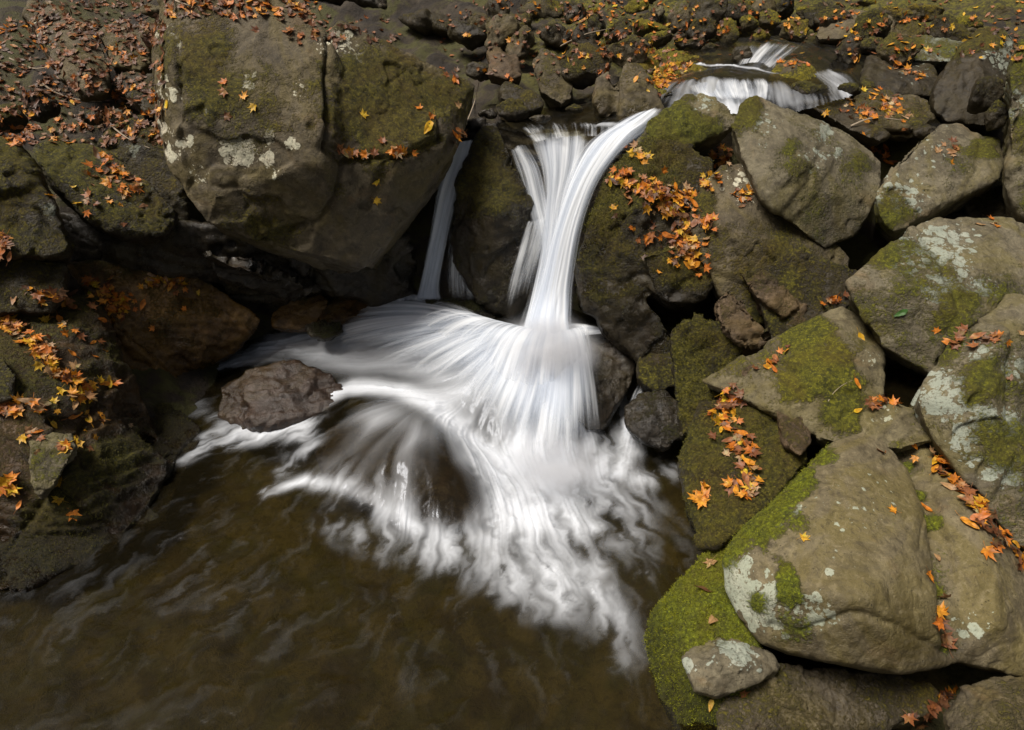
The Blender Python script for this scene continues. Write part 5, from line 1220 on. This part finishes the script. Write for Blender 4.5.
def put(px, py, size, cn, R, label, group, gi=None, tilt=25, lift=.004, tone=None, spin=None):
    d = ray(px, py).normalized()
    hit, nrm, _, dist = bvh.ray_cast(EYE, d)
    if hit is None: return
    if d.dot(nrm) > 0: nrm = -nrm
    if nrm.z < -.15: return
    n = (nrm + Vector((0, 0, .25))).normalized()
    ax = Vector((R.gauss(0, 1), R.gauss(0, 1), R.gauss(0, 1))).normalized()
    n = (Matrix.Rotation(math.radians(R.gauss(0, tilt)), 3, ax) @ n).normalized()
    q = n.to_track_quat('Z', 'Y').to_matrix() @ Matrix.Rotation(R.uniform(0, 6.283) if spin is None else spin, 3, 'Z')
    M4 = Matrix.Translation(hit + nrm * lift) @ q.to_4x4() @ Matrix.Scale(size, 4)
    gi = R.choice(range(9)) if gi is None else gi
    LEAVES.append(dict(pos=hit, M=M4, px=size / dist * (.4 + .6 * abs(d.dot(n))), gi=gi, c=cn, k=R.randrange(len(LC[cn])) if tone is None else tone, label=label, group=group))
WARM = ['orange'] * 5 + ['rust'] * 3 + ['yellow'] * 2 + ['brown'] * 1 + ['tan'] * 1
def trail(pts, w, n, where, size=.036, cols=WARM, pile=.0, seed=0, tilt=28):
    R = random.Random(seed + int(pts[0][0]) * 3 + n)
    seg = list(zip(pts[:-1], pts[1:])) or [(pts[0], pts[0])]
    Ls = [math.hypot(b[0] - a[0], b[1] - a[1]) + .01 for a, b in seg]
    for i in range(n):
        (a, b) = R.choices(seg, Ls)[0]; t = R.random()
        x = a[0] + (b[0] - a[0]) * t + R.gauss(0, w * .55); y = a[1] + (b[1] - a[1]) * t + R.gauss(0, w * .45)
        cn = R.choice(cols)
        put(x, y, size * R.uniform(.7, 1.3), cn, R, f'{cn} fallen leaf {where}', f'{cn} fallen leaves {where}', lift=.004 + R.random() * pile, tilt=tilt)
def one(px, py, cn, label, size=.042, gi=0, tilt=8, spin=None, tone=0):
    put(px, py, size, cn, random.Random(int(px * 31 + py)), label, None, gi=gi, tilt=tilt, tone=tone, spin=spin)
WR = ['rust'] * 4 + ['orange'] * 4 + ['brown'] * 2 + ['tan']
# foreground singles
one(803, 538, 'yellow', 'small yellow orange star leaf on the dome of the biggest smooth boulder', .034)
one(894, 511, 'orange', 'pale orange star leaf on the right shoulder of the biggest smooth boulder', .034, 1)
one(882, 452, 'rust', 'curled rust leaf at the crest of the biggest smooth boulder', .05, 2, 25)
one(714, 619, 'tan', 'broad tan orange leaf lying on vivid green moss beside a blue lichened stone', .052, 7, 20)
one(706, 590, 'brown', 'long curled brown leaf on the vivid green moss', .075, 9, 20)
one(712, 562, 'tan', 'crumpled pale leaf at the top of the vivid green moss', .05, 3, 35)
one(711, 705, 'yellow', 'small yellow leaf at the foot of the blue lichened stone', .028, 7)
one(742, 694, 'rust', 'faded reddish leaf wedged under the blue lichened stone', .034, 4, 30)
one(928, 574, 'orange', 'orange star leaf beside the mossy seam of the biggest boulder', .04, 1, 30)
one(937, 556, 'tan', 'curled tan leaf just above the orange star leaf by the mossy seam', .034, 7, 35)
one(926, 508, 'orange', 'folded orange leaf lying in the mossy seam of the biggest boulder', .036, 8, 30)
one(914, 445, 'orange', 'orange leaf at the top of the mossy seam', .03, 8, 20)
one(857, 383, 'orange', 'pale orange round leaf on the puddle slab', .034, 7)
one(857, 411, 'yellow', 'yellow tan leaf on the moss near the foot of the puddle slab', .032, 8)
one(861, 338, 'yellow', 'yellow leaf hanging on the upper edge of the puddle slab', .038, 8, 20)
one(937, 331, 'orange', 'little orange leaf on the shaded face below the blue lichened broad boulder', .028, 0)
one(1000, 335, 'orange', 'orange leaf near the right edge on the tilted lichen boulder', .036, 2)
one(1021, 334, 'tan', 'tan leaf at the right edge on the tilted lichen boulder', .03, 1)
one(901, 313, 'green', 'single green leaf stuck on the face of the broad blue lichened boulder', .04, 8, 20)
one(428, 127, 'yellow', 'slim yellow leaf on the right face of the huge boulder', .075, 9, 5, 2.4)
one(167, 103, 'yellow', 'slim yellow leaf on the left edge of the huge boulder', .05, 9, 5, .3)
for (x, y, c) in [(225, 82, 'orange'), (224, 91, 'rust'), (243, 97, 'orange'), (254, 106, 'yellow'), (363, 115, 'yellow'), (226, 116, 'rust'), (300, 170, 'orange'), (317, 172, 'tan'), (377, 182, 'yellow'), (376, 200, 'yellow'),
                  (419, 108, 'orange'), (456, 80, 'orange'), (459, 106, 'tan'), (431, 115, 'orange'), (383, 142, 'rust'), (257, 30, 'rust')]:
    R = random.Random(int(x * y)); put(x, y, .040, c, R, f'{c} leaf lying alone on the face of the huge boulder', f'single {c} leaves on the huge boulder', tilt=10)
for i, (x, y, c) in enumerate([(60, 482, 'yellow'), (60, 500, 'yellow'), (73, 513, 'orange')]):
    one(x, y, c, ['small yellow star leaf, upper of three at the waterline by the small grey stone', 'yellow orange star leaf, middle of three at the waterline by the small grey stone', 'orange leaf, lowest of three at the waterline by the small grey stone'][i], .05, i, 10)
one(19, 505, 'orange', 'small orange leaf right of the pile at the left edge', .03, 8)
one(60, 320, 'orange', 'lone bright orange leaf on the mossy bank above the leaf trail', .045, 8)
one(198, 293, 'yellow', 'bright yellow leaf at the right end of the slab leaf row', .045, 0)
one(185, 309, 'orange', 'orange leaf just below the slab leaf row', .035, 1); one(153, 328, 'orange', 'small orange leaf low on the brown slab', .035, 2)
one(60, 390, 'yellow', 'yellow star leaf in the middle of the bank', .05, 1)
one(72, 353, 'orange', 'small orange leaf right of the bank trail', .03, 8)
# trails and piles
trail([(945, 600), (936, 620), (948, 640)], 7, 12, 'in the hollow low on the biggest boulder', .040, WR, .03)
trail([(925, 458), (955, 485), (975, 510), (1000, 540), (1022, 565)], 11, 75, 'in the crevice between the two lichened boulders at right', .040, WARM, .04, tilt=40)
trail([(738, 400), (715, 415), (735, 435), (742, 460), (750, 480), (742, 500)], 14, 90, 'on the low mossy rock beside the pool', .040, WARM, .03, tilt=35)
trail([(703, 487), (702, 505)], 6, 9, 'on the steep side of the mossy rock just above the water', .046, ['orange', 'yellow', 'rust'], .03, tilt=40)
trail([(905, 372), (915, 376), (908, 384)], 8, 16, 'floating in the little puddle', .034, WR, .02)
trail([(872, 402), (885, 400), (898, 404)], 5, 12, 'at the outer rim of the little puddle', .036, ['orange', 'rust'], .03)
trail([(955, 345), (970, 335), (985, 345), (998, 342)], 8, 16, 'on the ledge of the tilted lichen boulder', .036, WR, .02)
trail([(818, 306), (838, 298), (848, 291)], 4, 10, 'in the crack behind the puddle slab', .034, WR, .02)
trail([(758, 372), (778, 356), (788, 348)], 4, 10, 'along the dark edge of the puddle slab', .032, ['orange', 'rust'], .02)
trail([(615, 175), (640, 192), (665, 200), (690, 205)], 17, 150, 'crowning the cliff rock right of the fall', .040, WARM, .03, tilt=35)
trail([(690, 215), (695, 235), (678, 250), (700, 262)], 16, 90, 'running down the cliff rock under the crown of leaves', .040, WARM, .03, tilt=35)
trail([(620, 215), (632, 222), (650, 230), (655, 260)], 12, 16, 'scattered on the dark side of the cliff rock', .036, WARM, .0)
trail([(715, 145), (722, 160), (712, 178), (705, 190)], 8, 40, 'in the gap above the smooth grey boulder', .038, WARM, .03)
trail([(735, 192), (748, 198), (745, 180)], 7, 20, 'in a patch on the smooth grey boulder', .034, WARM, .0)
trail([(640, 150), (648, 158), (630, 150)], 6, 14, 'at the mossy corner beside the falling water', .036, ['yellow', 'orange', 'tan'], .01)
trail([(325, 148), (350, 155), (378, 158), (400, 152), (412, 148)], 5, 40, 'in the curved ledge of the huge boulder', .040, ['orange', 'orange', 'rust', 'tan'], .02)
trail([(452, 138), (462, 132)], 4, 12, 'at the right corner of the huge boulder', .045, WR, .03)
trail([(90, 285), (108, 298), (118, 312), (125, 300)], 13, 80, 'in the pile at the top of the brown slab', .038, ['orange', 'orange', 'rust', 'yellow', 'orange'], .04, tilt=38)
trail([(145, 282), (165, 278), (182, 282), (175, 294)], 8, 50, 'in the row along the brown slab', .038, ['orange', 'orange', 'rust', 'yellow', 'tan'], .02)
trail([(0, 318), (22, 335), (45, 350), (45, 370), (70, 378), (92, 400)], 10, 130, 'in the long trail down the mossy bank', .040, ['orange', 'orange', 'orange', 'rust', 'tan', 'yellow'], .03, tilt=35)
trail([(20, 300), (60, 330), (100, 360), (60, 410), (20, 440), (110, 420)], 22, 46, 'scattered over the broad mossy bank', .036, ['orange', 'orange', 'rust', 'tan', 'yellow'], .0)
trail([(0, 410), (18, 405), (38, 410)], 7, 20, 'in the clump at the left edge of the bank', .046, ['rust', 'orange', 'tan'], .03)
trail([(95, 384), (115, 383)], 4, 6, 'at the lower end of the bank trail', .045, ['yellow', 'orange'], .0)
trail([(55, 440), (65, 446), (85, 445)], 5, 9, 'on the small grey stone of the bank', .046, ['orange', 'yellow', 'rust'], .01)
trail([(5, 478), (8, 490)], 6, 12, 'in the pile at the left edge near the water', .046, ['orange', 'orange', 'yellow'], .03)
trail([(0, 235), (8, 245), (0, 262)], 7, 14, 'on the boulder cut by the left edge', .044, WR, .01)
trail([(28, 290), (40, 293), (70, 300)], 9, 20, 'on the low mossy block and below', .044, WR, .01)
trail([(86, 178), (105, 178), (125, 188), (145, 195)], 12, 30, 'on the leaning mossy rock', .038, WR, .0)
trail([(100, 150), (112, 165), (135, 185)], 6, 24, 'in the seam behind the leaning mossy rock', .038, WR, .02)
trail([(130, 205), (70, 195), (95, 210)], 18, 14, 'dotted low on the leaning mossy rock', .034, ['orange', 'rust', 'tan', 'yellow'], .0)
trail([(935, 705), (955, 690), (925, 715), (900, 725)], 9, 24, 'in the dark gap by the bottom right corner stone', .036, ['rust', 'brown', 'orange'], .02, tilt=35)
trail([(1005, 380), (1020, 375)], 4, 2, 'on the face of the tilted lichen boulder', .02, ['brown'])
trail([(905, 98), (880, 118), (840, 105), (870, 92), (910, 118)], 14, 70, 'strewn on the flat slabs behind the wedge boulder', .036, WARM, .0)
trail([(855, 135), (875, 150), (888, 162)], 5, 26, 'in the gap between wedge and flat topped boulders', .036, ['orange', 'rust'], .02)
trail([(905, 70), (925, 76), (890, 66)], 6, 26, 'along the wet dark block in the upper stream', .034, ['rust', 'orange', 'tan'], .0)
trail([(690, 70), (665, 85), (650, 75), (680, 60)], 12, 130, 'littering the mossy spit by the upper cascade', .036, WARM, .0)
trail([(785, 62), (800, 64)], 8, 14, 'on the midstream rock', .034, ['orange', 'rust'], .0)
trail([(940, 135), (955, 148), (925, 160)], 10, 8, 'on the flat topped boulder', .036, ['orange', 'rust', 'tan'], .0)
trail([(975, 222), (1000, 225)], 6, 5, 'on the broad boulder near the right edge', .03, ['orange', 'tan'], .0)
_ind_limit = len(LEAVES)
# leaf litter of the slopes
for (x0, y0, x1, y1, n, cols, sz) in [(-20, 20, 165, 145, 800, ['rust'] * 5 + ['brown'] * 7 + ['orange'] * 2, .040), (30, 0, 160, 40, 200, ['rust', 'brown', 'brown'], .040), (165, -10, 320, 18, 160, ['rust', 'brown', 'orange'], .040), (280, 15, 400, 45, 60, ['rust', 'brown'], .040),  # top-left litter mixed browner, putting the corner's shade into leaf colour
                                     (440, 0, 620, 80, 200, ['rust'] * 3 + ['orange'] + ['brown'] * 3, .036), (560, 0, 860, 60, 360, ['orange'] * 3 + ['rust'] * 3 + ['brown'] * 2 + ['yellow'], .034), (840, 0, 1024, 60, 150, ['orange', 'rust', 'brown', 'yellow'], .036),
                                     (-20, 110, 40, 145, 40, ['rust', 'orange'], .036), (100, 90, 165, 130, 60, ['rust', 'orange'], .036)]:
    R = random.Random(n)
    for i in range(n):
        put(R.uniform(x0, x1), R.uniform(y0, y1), sz * R.uniform(.6, 1.1), R.choice(cols), R, None, None, tilt=30, lift=.004 + R.random() * .01)
order = sorted(range(_ind_limit), key=lambda i: -LEAVES[i]['px'])
single = set(order[:300]) | {i for i in range(_ind_limit) if LEAVES[i]['group'] is None}
if len(single) > 300:
    extra = [i for i in order[::-1] if i in single and LEAVES[i]['group']]
    for i in extra[:len(single) - 300]: single.discard(i)
rest = {}
for i, lf_ in enumerate(LEAVES):
    if i in single:
        o = bpy.data.objects.new('fallen_leaf', leaf_mesh(lf_['gi'], lf_['c'], lf_['k'])); col.objects.link(o); o.matrix_world = lf_['M']
        tag(o, lf_['label'], 'leaf', lf_['group'])
    else: rest.setdefault('all', []).append(lf_)
# the remaining leaves: one litter object
mats, Vv_, Fv_, Mi, Ve = [], [], [], [], []
for lf_ in rest.get('all', []):
    m = leaf_mat(lf_['c'], lf_['k'])
    if m not in mats: mats.append(m)
    mi = mats.index(m); b = len(Vv_)
    V, F_, ve = LG[lf_['gi']]
    Vv_ += [tuple(lf_['M'] @ Vector(v)) for v in V]; Ve += ve
    Fv_ += [tuple(b + i for i in f) for f in F_]; Mi += [mi] * len(F_)
me = bpy.data.meshes.new('leaf_litter'); me.from_pydata(Vv_, [], Fv_)
me.polygons.foreach_set('use_smooth', [True] * len(me.polygons)); set_attr(me, 'vein', Ve)
for m in mats: me.materials.append(m)
me.polygons.foreach_set('material_index', Mi)
o = bpy.data.objects.new('leaf_litter', me); col.objects.link(o)
tag(o, 'orange and brown leaf litter strewn over the upper banks and in the gaps between rocks', 'leaf litter', None, 'stuff')

# ------------------------------------------------------------------ twigs
tm = bpy.data.materials.new('twig_bark'); g = NT(tm)
pos = g.n('ShaderNodeNewGeometry').outputs['Position']
b = g.n('ShaderNodeBsdfPrincipled'); g.l(g.mix(g.noise(60, 3, .6, pos).outputs[0], (.20, .15, .10), (.42, .35, .26)), b.inputs['Base Color']); b.inputs['Roughness'].default_value = .8
o_ = g.n('ShaderNodeOutputMaterial'); g.l(b.outputs[0], o_.inputs[0])
def twig(pts, r, label, lift=.012, dark=False):
    K = []
    for px, py in pts:
        d = ray(px, py).normalized(); hit, nrm, _, ds = bvh.ray_cast(EYE, d)
        if hit is None: return
        K.append(tuple(hit + Vector((0, 0, lift))))
    C_ = crom(K, np.linspace(0, 1, 24)); bm = bmesh.new(); rings = []
    for i, p in enumerate(C_):
        tdir = Vector(C_[min(i + 1, 23)] - C_[max(i - 1, 0)]).normalized(); a = tdir.cross(Vector((0, 0, 1))).normalized(); bb = tdir.cross(a)
        rr = r * (1 - .7 * i / 23) * random.uniform(.85, 1.15)
        rings.append([bm.verts.new(Vector(p) + a * math.cos(q) * rr + bb * math.sin(q) * rr) for q in np.linspace(0, 2 * math.pi, 7)[:-1]])
    for r0, r1 in zip(rings[:-1], rings[1:]):
        for j in range(6): bm.faces.new((r0[j], r0[(j + 1) % 6], r1[(j + 1) % 6], r1[j]))
    me = bpy.data.meshes.new('twig'); bm.to_mesh(me); bm.free()
    tag(link('twig', me, tm), label, 'twig')
twig([(42, 84), (52, 92), (66, 98), (84, 102), (102, 103)], .008, 'pale curved twig lying in the leaf slope below the split slab')
twig([(176, 3), (184, 6), (190, 8)], .006, 'short yellowish twig on the top of the huge boulder')
twig([(828, 402), (833, 394), (842, 386), (852, 381)], .002, 'thin pale curved stem on the moss of the puddle slab', .004)
twig([(300, 8), (318, 10), (330, 2)], .006, 'dark bent twig behind the top of the huge boulder')
twig([(455, 150), (465, 128), (474, 105), (480, 80)], .006, 'thin brown twig leaning on the right corner of the huge boulder')

twig([(560, 48), (585, 36), (612, 30)], .007, 'thin crooked twig lying over the upright dark slab in the bank')
twig([(700, 46), (716, 36), (722, 24)], .006, 'small twig leaning on the mossy tilted stone by the second cascade')
twig([(850, 128), (872, 120), (902, 122)], .006, 'brown twig across the leaf strewn slabs behind the wedge boulder')
twig([(672, 192), (690, 208), (704, 232)], .005, 'brown twig caught in the leaves crowning the cliff rock')
twig([(10, 60), (34, 70), (60, 66)], .007, 'brown twig in the leaf slope at the far upper left')
twig([(112, 128), (128, 140), (150, 150)], .006, 'brown twig on the leaf slope beside the lower left edge of the huge boulder')
